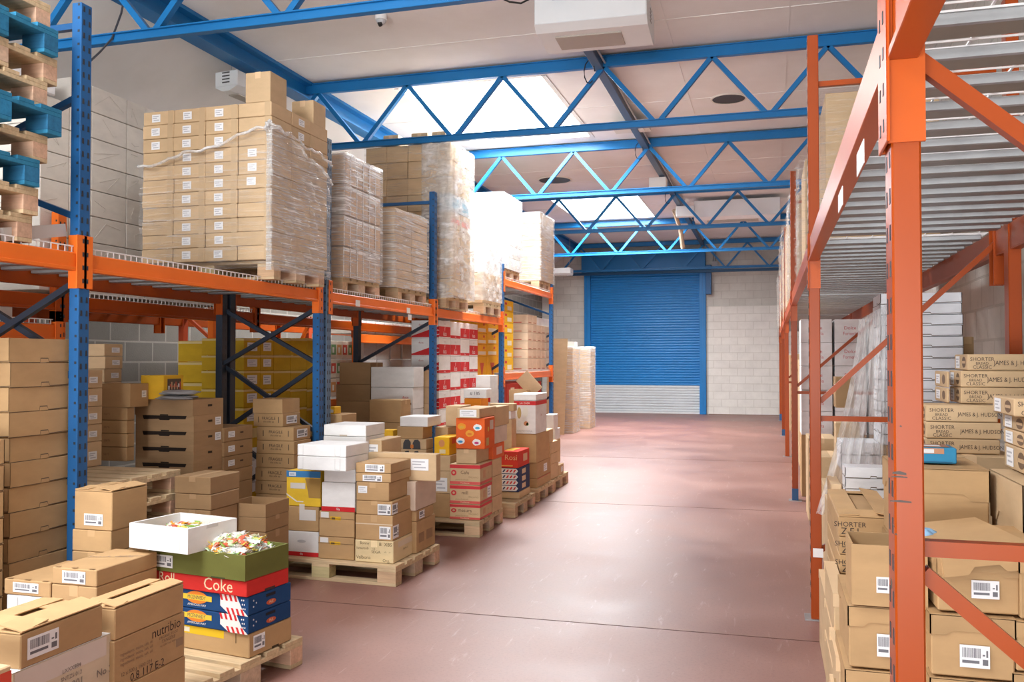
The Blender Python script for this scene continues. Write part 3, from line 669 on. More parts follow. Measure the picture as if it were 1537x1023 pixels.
# ------------------------------------------------------------------ goods on the upper beams of the blue rack
def grid(x0, y0, z0, cw, cd, ch, nx, ny, nz, fmt, proto, group, pick=None, front='y', skip=None, vis=('x', 'y'), jit=0.003):
    """cartons in a block; only those of the outer faces are laid. proto(variant) -> Box at the origin"""
    made = {}
    for k in range(nz):
        for j in range(ny):
            for i in range(nx):
                out_ = (('y' in vis and j == 0) or ('x' in vis and i == nx-1) or ('l' in vis and i == 0) or ('t' in vis and k == nz-1))
                if not out_ or (skip and skip(i, j, k)): continue
                v = pick(i, j, k) if pick else 0
                loc = (x0+(i+.5)*cw+R.uniform(-jit, jit), y0+(j+.5)*cd+R.uniform(-jit, jit), z0+k*ch)
                lab = fmt(i, j, k)
                if v not in made: made[v] = b = proto(v); b.t.location = loc; b.t['label'] = lab; b.t['group'] = group
                else: dup(made[v].t, loc, 0, lab, group)
PALG = 'pallets on the orange beams'
# stack of empty pallets, natural and blue
zz = 2.215
seq = [0, 0, 1, 0, 1, 0, 0, 1, 0, 0]
wh = ['resting on the wire deck', 'second from the deck', 'lowest blue one', 'between the two lower blue ones', 'middle blue one', 'directly on the middle blue one', 'directly under the highest blue one', 'highest blue one', 'topmost but one', 'topmost one']
for k, bl in enumerate(seq[:9]):
    o = pallet(('blue' if bl else 'natural wood')+' empty pallet in the tall pallet stack, '+wh[k], (-4.33+R.uniform(-.02, .03)+(0.05 if bl else 0), 3.42+R.uniform(-.03, .03)-0.03*(k < 3)+0.02*k*.5, zz), R.uniform(-.03, .03), 'empty pallets stacked on the rack', bool(bl)); zz += 0.1455
# big labelled stack
pallet('pallet carrying the tall stack of labelled cartons', (-4.24, 6.39, 2.215), 0, PALG)
X0, X1, YA, YB = -4.80, -3.64, 5.94, 6.84
Z0 = 2.362; hh = (zat((X1, YA), 405, 151)-Z0)/11
cw, cd = (X1-X0)/4, (YB-YA)/3
def pk(i, j, k):
    r = 10-k
    if j > 0: return 2 if (r < 2 and j == 1) else 0
    if r < 3: return 1 if i < 3 else 0
    if r < 6: return 1 if i > 0 else 0
    return 1 if i in (1, 2) else 0
def pr(v):
    b = Box('x', (0, 0, 0), (cw-.003, cd-.003, hh-.001), 0, KP, seam=False, name='carton')
    if v == 1: b.label('f', .42, .5, .27, .56, False)
    if v == 2: b.label('s', .5, .5, .3, .5, False)
    b.panel_at('f', .80, 0, .97, 1, tuple(c*.93 for c in KP), 'packing_tape', 0); return b
CN = ['first', 'second', 'third', 'fourth']
grid(X0, YA, Z0, cw, cd, hh, 4, 3, 11, lambda i, j, k: ('brown carton, %s from top, %s column of the labelled stack front' % (ORD[10-k], CN[i]) if j == 0 else 'brown carton, %s from top, %s along the filmed side of the labelled stack' % (ORD[10-k], ORD[j])), pr, 'cartons of the tall labelled stack', pk)
zt = Z0+11*hh
Box('tall brown carton standing on the front corner of the labelled stack', (X1-cw*.42, YA+cd*.42, zt), (cw*.75, cd*.8, 0.235), 0, KP, name='carton')
Box('brown carton standing at the far end on the labelled stack', (X1-cw*.4, YB-cd*.4, zt), (cw*.7, cd*.72, 0.2), 0, KP, name='carton')
# film over the lower part, with a ragged slanting upper edge
def ragged(label, x0, y0, x1, y1, z0, zl, zc, zr, mat, seed=3):
    rr_ = random.Random(seed); m = MB(); o = 0.016; n = 44; rows = 26; pts = []
    for k in range(n+1): pts.append((x0-o+(x1-x0+2*o)*k/n, y0-o, zl+(zc-zl)*(k/n)**1.3))
    for k in range(1, n+1): pts.append((x1+o, y0-o+(y1-y0+2*o)*k/n, zc+(zr-zc)*k/n))
    vs = []
    for j in range(rows+1):
        for i, (x, y, z1) in enumerate(pts):
            f = j/rows; z1 = z1+0.014*math.sin(i*.31+seed)+0.007*math.sin(i*.83)+0.002*rr_.uniform(-1, 1); z = z0+(z1-z0)*f
            a = 0.006*(math.sin(i*.9+z*31)+rr_.uniform(-1, 1))+(0.02*f**12 if j == rows else 0)
            if abs(i-n) < 2: a *= .2
            vs.append((x+(a if i > n else 0), y-(a if i <= n else 0), z))
    P = len(pts); m.add(vs, [(j*P+i, j*P+i+1, (j+1)*P+i+1, (j+1)*P+i) for j in range(rows) for i in range(P-1)])
    o_ = tag(m.make('stretch_film', mat, smooth=True), label, 'plastic film'); b0 = rows*P
    MB().tube([(vs[b0+i][0]+(.006 if i > n else 0), vs[b0+i][1]-(.006 if i <= n else 0), vs[b0+i][2]) for i in range(P)], .011, 6).make('gathered_edge', FILMHEAVY, o_, smooth=True)
    return o_
ragged('clear stretch film slipping off the tall stack of labelled cartons', X0, YA, X1, YB, 2.30, 3.13, 3.38, 3.28, FILMTHIN)
ragged('second crinkled film layer round the aisle side of the labelled stack', X1-0.01, YA-.004, X1+.004, YB, 2.28, 3.36, 3.40, 3.12, FILM, 9)
# wrapped block of packs with a white grid
pallet('pallet under the tall film-wrapped block of packs beside the second blue post', (-4.36, 7.76, 2.215), 0, PALG)
p = place(None, None, 515, 571, 227, 2.36, X=-3.74, w=1.15); (cx, cy, _), (w, d, h), z1 = p
def pr(v):
    b = Box('x', (0, 0, 0), (w/3-.008, d/6-.01, h/4-.012), 0, (0.58, 0.40, 0.25), seam=False, name='carton'); b.panel_at('s', .0, .86, 1, .97, (.86, .86, .86), 'white_edge_strip'); b.panel_at('s', .0, .0, .12, 1, (.80, .78, .75), 'white_edge_strip'); return b
grid(cx-w/2, cy-d/2, 2.362, w/3, d/6, h/4, 3, 6, 4, lambda i, j, k: 'tan pack in layer %s, %s along, of the grid-like wrapped pallet' % (ORD[k], ORD[j if i == 2 else 0]+(' deep row %s' % ORD[i] if j == 0 and i < 2 else '')), pr, 'packs on the grid-like wrapped pallet')
film('clear film around the tall grid-like block of packs', cx-w/2, cy-d/2, 2.35, cx+w/2, cy+d/2, z1, FILM, seed=4, droop=.02)
# lower wrapped block
pallet('pallet under the lower film-wrapped block before the third blue post', (-4.36, 9.02, 2.215), 0, PALG)
(cx, cy, _), (w, d, h), z1 = place(None, None, 592, 641, 310, 2.362, X=-3.74, w=1.12)
def pr(v): return Box('x', (0, 0, 0), (w/2-.003, d/2-.004, h/9-.003), 0, KL, seam=False, name='carton')
grid(cx-w/2, cy-d/2, 2.362, w/2, d/2, h/9, 2, 2, 9, lambda i, j, k: 'flat tan carton, layer %s, %s column, of the lower wrapped block' % (ORD[k], ['inner', 'front corner', 'far'][i+j]), pr, 'flat cartons of the lower wrapped block')
film('clear film around the lower block of flat tan cartons', cx-w/2, cy-d/2, 2.35, cx+w/2, cy+d/2, z1, FILM, seed=5, droop=.03)
# the tallest pallet, mixed
pallet('pallet under the tallest mixed load behind the third blue post', (-4.27, 10.22, 2.215), 0, PALG)
x1_, y0_ = -3.62, 9.84; x0_ = -4.72; y1_ = 10.56; zA = zat((x1_, y0_), 680, 213)
def pr(v):
    b = Box('x', (0, 0, 0), (.272, .355, (zA-2.362)/9-.003), 0, [KP, KR, KL, (0.55, .6, .62)][v], seam=False, name='carton')
    if v == 3: b.panel_at('s', .15, .2, .8, .8, (.2, .4, .5)); b.panel_at('f', .15, .2, .8, .8, (.75, .75, .72))
    if v == 2: b.panel_at('s', .1, .3, .9, .6, (.65, .2, .15))
    return b
grid(x0_, y0_, 2.362, .275, .36, (zA-2.362)/9, 4, 2, 9, lambda i, j, k: 'carton of the tallest mixed pallet, layer %s, %s' % (ORD[k], ['first column', 'second column', 'third column', 'front corner'][i] if j == 0 else 'far end of the aisle side'), pr, 'cartons of the tallest mixed pallet', lambda i, j, k: [0, 1, 2, 0, 3, 1, 0, 0, 0][(k*2+i) % 9] if k < 6 else 0)
for i, (a, b_) in enumerate(((575, 597), (617, 641), (648, 668))):
    pA = onY(y0_, a, 200); pB = onY(y0_, b_, 200); Box('loose brown carton standing on the tallest load, %s from the front truss side' % ORD[i], ((pA.x+pB.x)/2, y0_+.16, zA+.008), (pB.x-pA.x, .3, .13), 0, KP, name='carton')
film('heavy cloudy film around the upper part of the tallest mixed load', x0_, y0_, 2.9, x1_, y1_, zA, FILMTHIN, seed=6, amp=.012)
film('loose crumpled film over the aisle side of the tallest mixed load', x1_-.35, y0_, 2.33, x1_+.03, y1_+.02, zA-.01, FILMHEAVY, seed=7, amp=.016, top=False)
# half white pallet and brown cartons before the fourth post
pallet('pallet under brown cartons topped by a white wrapped bale before the fourth post', (-4.3, 11.74, 2.215), 0, PALG)
(cx, cy, _), (w, d, h), z1 = place(None, None, 724, 752, 408, 2.362, X=-3.70, w=.98)
def pr(v):
    return Box('x', (0, 0, 0), (w/2-.004, d/2-.004, h/2-.003), 0, KP, seam=False, name='carton')
grid(cx-w/2, cy-d/2, 2.362, w/2, d/2, h/2, 2, 2, 2, lambda i, j, k: 'brown carton under the white bale, %s layer, %s' % (['lower', 'upper'][k], ['inner column', 'front corner', 'far column'][i+j]), pr, 'brown cartons under the white bale')
Box('tall white film-wrapped bale on brown cartons before the fourth post', (cx+.02, cy, z1), (w*.94, d, zat((-3.7, 11.3), 724, 326)-z1), 0, (.78, .78, .77), seam=False, name='wrapped_bale', cat='bale')
film('clear crumpled film round the white bale and brown cartons', cx-w/2, cy-d/2, 2.40, cx+w/2, cy+d/2, zat((-3.7, 11.3), 724, 326), FILMHEAVY, seed=8, amp=.02)
# two pallets on the higher beams
pallet('pallet on the highest beams under the whitish wrapped cartons', (-4.36, 12.93, 2.803), 0, PALG)
(cx, cy, _), (w, d, h), z1 = place(None, None, 755, 782, 288, 2.95, X=-3.74, w=1.15)
def pr(v): return Box('x', (0, 0, 0), (w/3-.004, d/3-.004, h/6-.003), 0, (.74, .70, .64), seam=False, name='carton').label('s', .5, .5, .4, .4, False)
grid(cx-w/2, cy-d/2, 2.95, w/3, d/3, h/6, 3, 3, 6, lambda i, j, k: 'pale carton on the highest beams, layer %s, %s' % (ORD[k], 'corner' if (i == 2 and j == 0) else ('front %s' % ORD[i] if j == 0 else 'aisle side %s' % ORD[j])), pr, 'pale cartons on the highest beams')
film('white film around the pale cartons on the highest beams', cx-w/2, cy-d/2, 2.94, cx+w/2, cy+d/2, z1, FILMHEAVY, seed=10)
pallet('last pallet on the highest beams, before the end post', (-4.36, 14.98, 2.803), 0, PALG)
(cx, cy, _), (w, d, h), z1 = place(None, None, 811, 831, 318, 2.95, X=-3.74, w=1.15)
def pr(v): return Box('x', (0, 0, 0), (w-.004, d/2-.004, h/6-.004), 0, KP, seam=False, name='carton')
grid(cx-w/2, cy-d/2, 2.95, w, d/2, h/6, 1, 2, 6, lambda i, j, k: 'wide tan carton on the last high pallet, layer %s, %s' % (ORD[k], ['front', 'rear'][j]), pr, 'tan cartons on the last high pallet')
film('clear film around the tan cartons of the last high pallet', cx-w/2, cy-d/2, 2.94, cx+w/2, cy+d/2, z1, FILM, seed=11)
# paper-wrapped bales on the rear rack
BALE = (.74, .70, .64)
bx = [60, 104, 137, 190, 219, 262, 300, 340]
by = [onX(-5.16, q, 250).y for q in bx]
made = None
for c in range(len(by)-1):
    for k in range(8 if c else 7):
        wd = by[c+1]-by[c]-.006
        b = Box('white paper-wrapped bale against the ceiling side, %s layer, column %s' % (ORD[k], ORD[c]), (-5.16-.3, (by[c]+by[c+1])/2, 2.115+k*.208), (.6, wd, .205), 0, BALE, seam=False, name='paper_bale', cat='bale', group='paper bales behind the blue post')
        for q in range(2):
            m = MB(); pts = [(.301, wd*R.uniform(-.45, .45), R.uniform(.02, .18)) for _ in range(3)]; m.tube(pts, .002, 4)
        m.make('paper_crease', CARD, b.t, (.66, .62, .56))
for c in range(4):
    Box('white wrapped bale on the lower orange beam beside the post, %s along' % ORD[c], (-5.45, 3.3+c*.5, 1.875), (.58, .49, .19), 0, BALE, seam=False, name='paper_bale', cat='bale', group='paper bales on the lower beam')
# ------------------------------------------------------------------ goods standing in the near bay
for k in range(12):
    yy0 = onX(-3.82, 14, 540).y; yy1 = onX(-3.82, 102, 540).y
    Box('brown notched tray carton in the tall stack by the nearest blue post, %s' % ordi(k, 12), (-3.82-.15+R.uniform(-.004, .004)+.004*(12-k)*.3, (yy0+yy1)/2+R.uniform(-.004, .004), .144+k*.1309), (.30, yy1-yy0, .1305), R.uniform(-.01, .01), KR, 'notch', name='tray_carton', group='notched tray cartons by the first post')
pallet('pallet under the tall stack of notched tray cartons', (-4.4, 3.72, 0), 0)
for k in range(8):
    Box('brown tray carton in the lower stack at the picture edge, %s' % ordi(k, 8), (-3.86, 3.33, .144+k*.132), (.30, .50, .131), 0, KR, 'notch', name='tray_carton', group='tray cartons at the edge')
# stack of empty pallets inside the rack and what stands on it
for k in range(6):
    pallet('empty pallet in the stack between the first two blue posts, %s' % ordi(k, 6), (-4.36+R.uniform(-.02, .02), 4.64+R.uniform(-.02, .02), k*.1455), 0, 'empty pallets stacked inside the rack')
ZP = .874
def side_stack(fmt, X, xc, xr, ys, base, w, col=KP, **kw):
    """cartons seen from their aisle side; ys: photo rows of the top edges at column xc, from the lowest carton up"""
    z = base; out_ = []
    for i, y in enumerate(ys):
        b = PB(fmt % ordi(i, len(ys)), None, None, xc+R.uniform(-.5, .5), xr, y, z, X=X+R.uniform(-.006, .006), w=w, col=col, **kw); z = b.top+.0005; out_.append(b)
    return out_
for b in side_stack('pale carton with white label right behind the nearest post, %s', -4.42, 124.6, 154.3, [665, 638, 611, 583, 555], ZP, .30, KP, seam=False, group='labelled cartons behind the nearest post'): b.label('s', .52, .45, .42, .34, False)
z = ZP
for i, (y, xr) in enumerate(((600, 186), (573.5, 183), (553.5, 183), (534.4, 184.3), (515.5, 184.3))):
    b = PB('carton with white label in the higher back stack, %s' % ordi(i, 5), None, None, 157+R.uniform(-1, 1), xr, y, z, X=-4.86, w=.40, col=KP, seam=False, group='labelled cartons of the back stack'); b.label('s', .6, .5, .42, .4, False); z = b.top+.0005
for i, b in enumerate(side_stack('brown carton under the open one on the inner pallets, %s', -4.40, 191.5, 203, [671, 651, 631, 611.5], ZP, .34, KR, seam=False, group='cartons under the open one')): b.text('f', .5, .5, .03, 'sarti', (.3, .17, .08))
PB('open brown carton on top beside the tray crates', None, None, 196, 223, 576, b.top+.001, X=-4.38, w=.30, col=KR, style='open').label('s', .75, .55, .25, .3, False)
# ventilated tray crates
XQ = -4.02; z = .32
pallet('pallet under the ventilated brown tray crates', (-4.42, 5.62, 0), 0); 
n = 10; Zt = zat(tuple(onX(XQ, 290, 540).xy), 290, 600); hh = (Zt-.145)/n
for k in range(n):
    b = PB('brown ventilated tray crate before the shaded bracing, %s of the stack' % ordi(k, n), None, 202.7, 290+(1.5 if k < n-1 else 0), 335.4, 600, .145+k*hh, X=XQ, w=.50, col=(.40, .255, .135), style='open', name='tray_crate', cat='crate', group='ventilated tray crates')
    b.t.location.z = .145+k*hh
    sc = hh/b.h
    for o in b.t.children: o.scale.z = sc
    b.h = hh*1.0
    if k < n-1: b.panel_at('f', 0, 0, 0, 0, (.02, .012, .008), 'vent_gap', poly=[(.12, .99), (.88, .99), (.86, .78), (.60, .78), (.58, .70), (.42, .70), (.40, .78), (.14, .74)])
    b.panel_at('f', .44, .0, .58, .08, (.03, .02, .012), 'hand_hole'); b.panel_at('s', .48, .52, .62, .66, (.03, .02, .012), 'hand_hole')
    if k in (n-2, n-3): b.label('s', .82, .55, .2, .5, False)
ztray = .145+n*hh
def bag_heap(name, label, cx, cy, z, rx, ry, hz, col, mat, cat='bag', seed=1):
    rr_ = random.Random(seed); m = MB(); nu, nv = 20, 10; vs = []
    for j in range(nv+1):
        a = math.pi*(j/nv-.5)
        for i in range(nu):
            t = 2*math.pi*i/nu; r = math.cos(a)**.55*(1+.13*math.sin(3*t+j)+.06*rr_.uniform(-1, 1))
            vs.append((cx+rx*r*math.cos(t), cy+ry*r*math.sin(t), z+hz*(.5+.5*math.sin(a)*(1+.12*math.sin(4*t))) if a > -1.4 else z))
    m.add(vs, [(j*nu+i, j*nu+(i+1) % nu, (j+1)*nu+(i+1) % nu, (j+1)*nu+i) for j in range(nv) for i in range(nu)]+[tuple(range(nu))[::-1], tuple(range(nv*nu, (nv+1)*nu))])
    return tag(m.make(name, mat, None, col, smooth=True), label, cat)
pc = onX(XQ, 300, 590)
bag_heap('folded_bag', 'lower grey plastic bag folded on the tray crates', XQ-.16, pc.y-.05, ztray-.002, .15, .13, .035, (.30, .30, .31), PLAST, seed=2)
bag_heap('folded_bag', 'upper grey plastic bag folded on the tray crates', XQ-.15, pc.y-.04, ztray+.034, .15, .12, .035, (.36, .36, .37), PLAST, seed=3)
b = PB('yellow display carton with photo window on the tray crates', None, 223, 246, 276, 563, ztray+.0, X=-4.25, w=.2, col=YEL, seam=False); b.t.location.z = ztray-.0
b.panel_at('s', .18, .38, .86, .85, (.10, .07, .05), 'picture_window')
for q in range(9): b.panel_at('s', .22+.07*q, .40+.1*(q % 2), .28+.07*q, .56+.08*(q % 3), R.choice([(.75, .75, .75), (.5, .1, .06), (.6, .35, .2)]), 'picture_detail', 1)
# label cartons beside the crates
z = .145
for k, y in enumerate((728, 707, 686, 663.7, 642)):
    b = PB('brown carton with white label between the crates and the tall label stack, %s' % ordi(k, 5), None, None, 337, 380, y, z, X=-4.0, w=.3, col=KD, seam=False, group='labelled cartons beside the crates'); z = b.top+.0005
    if k > 1: b.label('s', .25, .5, .22, .42, False); b.panel_at('s', .55, .5, .66, .6, (.05, .03, .02), 'hand_hole')
pallet('pallet under the labelled cartons beside the crates', (-4.5, 6.52, 0), 0)
# two plain brown cartons and an open one on the floor in front
z = 0
for k, (y, xl, xc, xr) in enumerate(((766, 285, 317, 358), (742.5, 283, 318, 361), (716, 290.5, 317, 361))):
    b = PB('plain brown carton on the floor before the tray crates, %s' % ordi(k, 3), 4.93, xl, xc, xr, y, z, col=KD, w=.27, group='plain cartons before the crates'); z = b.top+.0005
z = 0
for k, (y, st) in enumerate(((799, 'closed'), (777, 'closed'), (757, 'open'))):
    b = PB(('open-topped' if st == 'open' else 'closed')+' brown carton behind the sweets box, %s of three' % ordi(k, 3), 5.25, 345, 400, 428, y, z, w=.30, d=.3, col=KD, style=st); z = b.top+.0005
# tall column of printed label cartons left of the double post
z = 0.0
rows = [(790, 385, 441, 467), (766, 385, 441, 467), (743, 385, 441, 467), (723, 384, 441, 467), (703, 384, 441, 467), (682, 385, 442, 468), (662, 386, 442, 468), (641, 386, 441, 468), (620.5, 381, 425, 461), (599, 380, 424, 460)]
for k, (y, xl, xc, xr) in enumerate(rows):
    b = PB('brown carton with black arrow print left of the double post, %s of the column' % ordi(k, 10), 6.50, xl, xc, xr, y, z, col=KR, d=.28, seam=False, style='open' if k == 9 else 'closed', group='arrow printed cartons'); z = b.top+.0005
    if k < 9:
        b.text('f', .52, .62, .035, 'FRAGILE', lay=0); b.text('f', .52, .38, .022, 'this side up', lay=0); b.text('f', .18, .5, .07, 'I', lay=0); b.text('f', .86, .5, .07, 'I', lay=0)
    if k in (7, 8): b.label('s', .5, .5, .6, .6)
# yellow cartons on the rear rack floor
def ygrid(fmt, group, X, xs, ys, base, w, lab=True):
    for c in range(len(xs)-1):
        z = base
        for k, y in enumerate(ys):
            b = PB(fmt % (ordi(k, len(ys)), ORD[c]), None, None, xs[c], xs[c+1]-.4, y, z, X=X, w=w, col=(.60, .37, .02), seam=False, group=group); z = b.top+.001
            b.panel_at('f', 0, .86, 1, .97, (.72, .55, .25), 'pale_edge_band'); b.panel_at('s', 0, .86, 1, .97, (.72, .55, .25), 'pale_edge_band')
            if lab and c < 2: b.label('s', .5, .5, .6, .5, False)
ygrid('yellow carton behind the shaded bracing, %s of column %s', 'yellow cartons behind the bracing', -5.16, [366, 391, 411, 436, 461, 480], [640, 612, 584, 556, 533, 507], 0.0, .5)
ygrid('yellow carton against the grey wall, %s of stack %s', 'yellow cartons by the wall', -5.75, [306, 326], [640, 612, 574, 543, 511], 0.0, .32)
# ------------------------------------------------------------------ second bay: big brown and white cartons
z = .0
for k, (y, xl, xc) in enumerate(((668, 505, 556), (635, 505, 556), (602, 505, 556), (576.8, 504.6, 556), (543.6, 509.5, 556))):
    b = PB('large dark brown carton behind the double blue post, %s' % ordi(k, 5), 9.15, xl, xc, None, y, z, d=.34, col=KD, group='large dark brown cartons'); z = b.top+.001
z = .0
for k, (y, xl, xc, xr) in enumerate(((650, 557, 620, 636), (614, 557, 620, 636), (581.7, 557, 620, 636), (550.4, 557, 621, 636))):
    b = PB('big white carton in front of the red and white boxes, %s' % ordi(k, 4), 9.12, xl, xc, xr, y, z, col=WH, group='big white cartons', seam=False); z = b.top+.001
    if k == 2: b.text('f', .82, .55, .04, 'duca', RED); b.panel_at('f', .93, .2, .96, .3, INK, 'printed_mark')
z = .0
for k, (y, xl, xc, xr) in enumerate(((668, 554, 602.4, 616.7), (634, 554, 602.4, 616.7), (600, 554.5, 602.4, 616.7))):
    b = PB('plain brown carton standing before the big white cartons, %s' % ordi(k, 3), 8.56, xl, xc, xr, y, z, col=KR, group='brown cartons before the white ones'); z = b.top+.001
z = .0
for k, (y, xr) in enumerate(((660, 654), (632, 655), (606, 652), (581, 655), (555, 656))):
    b = PB('small brown carton between the white cartons and the third post, %s' % ordi(k, 5), None, 630, 637, xr, y, z, X=-3.86, w=.25, col=KP, group='small brown cartons by the third post', seam=False); z = b.top+.001
b = PB('small brown carton just behind the double post foot', 7.2, 484, 513, None, 622, 0.0, d=.3, col=KR)
PB('bright yellow tub on the small brown carton', 7.25, 494, 503, 505, 610, b.top+.001, d=.12, col=YEL, seam=False, name='yellow_tub', cat='tub').label('f', .5, .4, .5, .4, False)
# wrapped white goods on the rear rack behind
def row_px(fmt, group, Y, xs, ytop, base, d, col, **kw):
    for i in range(len(xs)-1): PB(fmt % ORD[i], Y, xs[i]+.3, xs[i+1]-.3, None, ytop, base, d=d, col=col, seam=False, group=group, **kw)
for i in range(8):
    Box('white wrapped pack on the upper rear orange beam, %s along' % ORD[i], (-5.4, 10.62+.29*i, 1.945), (.5, .27, .17), 0, (.78, .77, .75), seam=False, name='white_pack', cat='pack', group='white packs on the upper rear beam')
for i in range(5):
    for k in range(3):
        Box('white bag-wrapped pack on the rear rack behind the bracing, %s along, %s' % (ORD[i], ordi(k, 3)), (-5.4, 10.95+.42*i, 1.135+k*.235), (.45, .38, .23), R.uniform(-.05, .05), (.76, .75, .74), seam=False, name='white_pack', cat='pack', group='white packs on the rear rack')
Box('wide brown carton under the white packs on the rear rack', (-5.45, 11.5, 0), (.6, 2.2, 1.0), 0, KD, seam=False)
for i in range(6):
    for k in range(3):
        b = Box('printed food carton on the rear rack behind the double post, %s along, %s' % (ORD[i], ordi(k, 3)), (-5.42, 9.72+.155*i, 1.135+k*.235), (.35, .15, .23), 0, (.70, .62, .50), seam=False, name='food_carton', group='printed food cartons'); b.panel_at('s', .1, .25, .9, .8, [(.55, .08, .05), (.15, .3, .12), (.6, .3, .1)][(i+k) % 3]); b.panel_at('s', .3, .35, .6, .65, (.8, .78, .7), 'printed_picture', 1)
# red and white boxes
CX_ = [658.9, 676.2, 691.2, 704.6, 717.2]
XR_ = -3.84; yk = [640, 615.5, 588, 560.7, 534, 507, 480]
pat = {}
for c in range(4):
    z = .145
    for k, y in enumerate(yk):
        y2 = y+(-.0+ [0, -.3, -.5, -.4][c])
        b = PB('white and red printed box, %s of the %s column beside the third post' % (ordi(k, 7), ['first', 'second', 'third', 'fourth'][c]), None, 617.6, CX_[c], CX_[c+1]-.3, yk[k], z, X=XR_, w=.36, col=WH, seam=False, name='red_white_box', group='red and white boxes')
        zz_ = zat(tuple(onX(XR_, CX_[0], 540).xy), CX_[0], y); b.t.scale.z = (zz_-z)/b.h; z = zz_+.0005
        full = (c+k) % 3 != 1
        if full:
            b.panel_at('s', 0, .08, 1, .66, RED, 'red_band'); b.text('s', .5, .5, .075, 'f', (.85, .85, .85), lay=1); b.text('s', .5, .26, .085, 'duca', (.85, .85, .85), lay=1, sx=.75)
            b.text('s', .5, .82, .03, 'duca', (.5, .4, .4), lay=0)
        else: b.panel_at('s', 0, .04, 1, .2, RED, 'red_band'); b.text('s', .5, .12, .03, 'duca', (.85, .85, .85), lay=1)
        if c == 0:
            b.panel_at('f', 0, 0, 0, 0, RED, 'red_wedge', poly=[(0, .05), (1, .05), (1, .66), (.0, .12)]); b.text('f', .35, .75, .035, 'duca', (.45, .1, .1), lay=0); b.text('f', .93, .3, .09, 'C', (.85, .85, .85), lay=1)
pallet('pallet under the red and white boxes', (-4.42, 10.65, 0), 0)
# yellow snack boxes beyond
for c in range(3):
    z = 1.02
    for k, y in enumerate((534, 516.5, 499.5, 480)):
        xs = [716, 731, 747, 758]
        b = PB('yellow snack carton under the orange beam, %s of the %s column' % (ordi(k, 4), ORD[c]), None, None, xs[c], xs[c+1]-.4, y, z, X=-3.9, w=.4, col=(.82, .40, .02), seam=False, name='snack_carton', group='yellow snack cartons'); z = b.top+.001
        b.panel_at('s', .12, .12, .88, .40, (.78, .68, .5)); b.panel_at('s', 0, 0, 0, 0, (.6, .09, .03), 'printed_emblem', poly=[(.3, .85), (.7, .85), (.5, .5)] if k == 0 else [(.6, .65), (.75, .6), (.8, .8), (.65, .85)])
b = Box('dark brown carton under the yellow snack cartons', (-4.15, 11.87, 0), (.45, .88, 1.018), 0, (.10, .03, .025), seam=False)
# end bay: mid level
z = 1.415
for k, y in enumerate((537, 521, 500, 484, 466.5, 449.5)):
    b = PB('bright yellow carton in the slim stack on the mid beams, %s' % ordi(k, 6), None, None, 756.5, 770.5, y, z, X=-3.86, w=.4, col=(.85, .50, .015), seam=False, group='bright yellow cartons on the mid beams'); z = b.top+.001; b.panel_at('s', .35, .15, .8, .5, (.8, .75, .55)); b.panel_at('s', .1, .6, .3, .8, RED, 'printed_mark')
ys = [537.5, 524.5, 511.5, 498.5, 485.5, 471.5]
for c, (xc, xr) in enumerate(((792, 799), (799, 806), (806, 812.5), (812.5, 819), (819, 826))):
    z = 1.415
    for k, y in enumerate(ys if c < 2 else ys[:5]):
        b = PB('pale carton with red line on the mid beams, %s of the %s column' % (ordi(k, 6 if c < 2 else 5), ORD[c]), None, 775.5, xc, xr-.2, y, z, X=-3.84, w=.42, col=(.70, .53, .37), seam=False, name='lined_carton', group='pale lined cartons on the mid beams'); z0 = z; zt_ = zat(tuple(onX(-3.84, 792, 540).xy), 792, y); b.t.scale.z = (zt_-z)/b.h; z = zt_+.001
        b.panel_at('f', .25, .12, .75, .2, (.55, .08, .05), 'red_line'); b.panel_at('s', .2, .12, .8, .2, (.4, .12, .06), 'red_line')
PB('long white carton lying on the pale lined cartons', None, None, 806, 825, 476, z+.001, X=-3.88, w=.4, col=WH, seam=False)
for i in range(4):
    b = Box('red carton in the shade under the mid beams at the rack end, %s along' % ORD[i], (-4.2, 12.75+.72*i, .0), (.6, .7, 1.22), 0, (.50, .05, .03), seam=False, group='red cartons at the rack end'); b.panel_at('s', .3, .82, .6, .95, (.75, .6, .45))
# far wrapped stacks on the floor
for (lab, Y, xl, xc, xr, yt, n, sd) in (('nearer', 18.78, 836, 859.5, 869.5, 520, 7, 1), ('farther', 20.2, 869.8, 885.5, 893, 520, 9, 2)):
    loc, dims, z1 = place(Y, xl, xc, xr, yt, 0)
    if n == 7: loc_a, z_a = loc, z1
    for k in range(n):
        Box('tan carton of the %s tall wrapped stack before the door, %s' % (lab, ordi(k, n)), (loc[0], loc[1], z1*k/n), (dims[0], dims[1], z1/n-.003), 0, KP, seam=False, name='carton', group='cartons of the %s far stack' % lab)
    film('clear film around the %s tall stack on the floor before the door' % lab, loc[0]-dims[0]/2, loc[1]-dims[1]/2, 0.01, loc[0]+dims[0]/2, loc[1]+dims[1]/2, z1, FILM, seed=20+sd)
pa, pb = onY(18.3, 827, 600), onY(18.3, 837, 600)
tag(MB().bar((pa.x+.1, 18.2, .02), (pa.x+.1, 18.55, 2.05), .42, .012, (0, 1, 0)).make('cardboard_sheet', CARD, None, KP), 'flat cardboard sheet leaning beside the far wrapped stack', 'cardboard sheet')
Box('small clear plastic crate on the nearer far stack', (loc_a[0], loc_a[1], z_a+.012), (.35, .3, .1), 0, (.7, .72, .74), style='open', cat='crate')
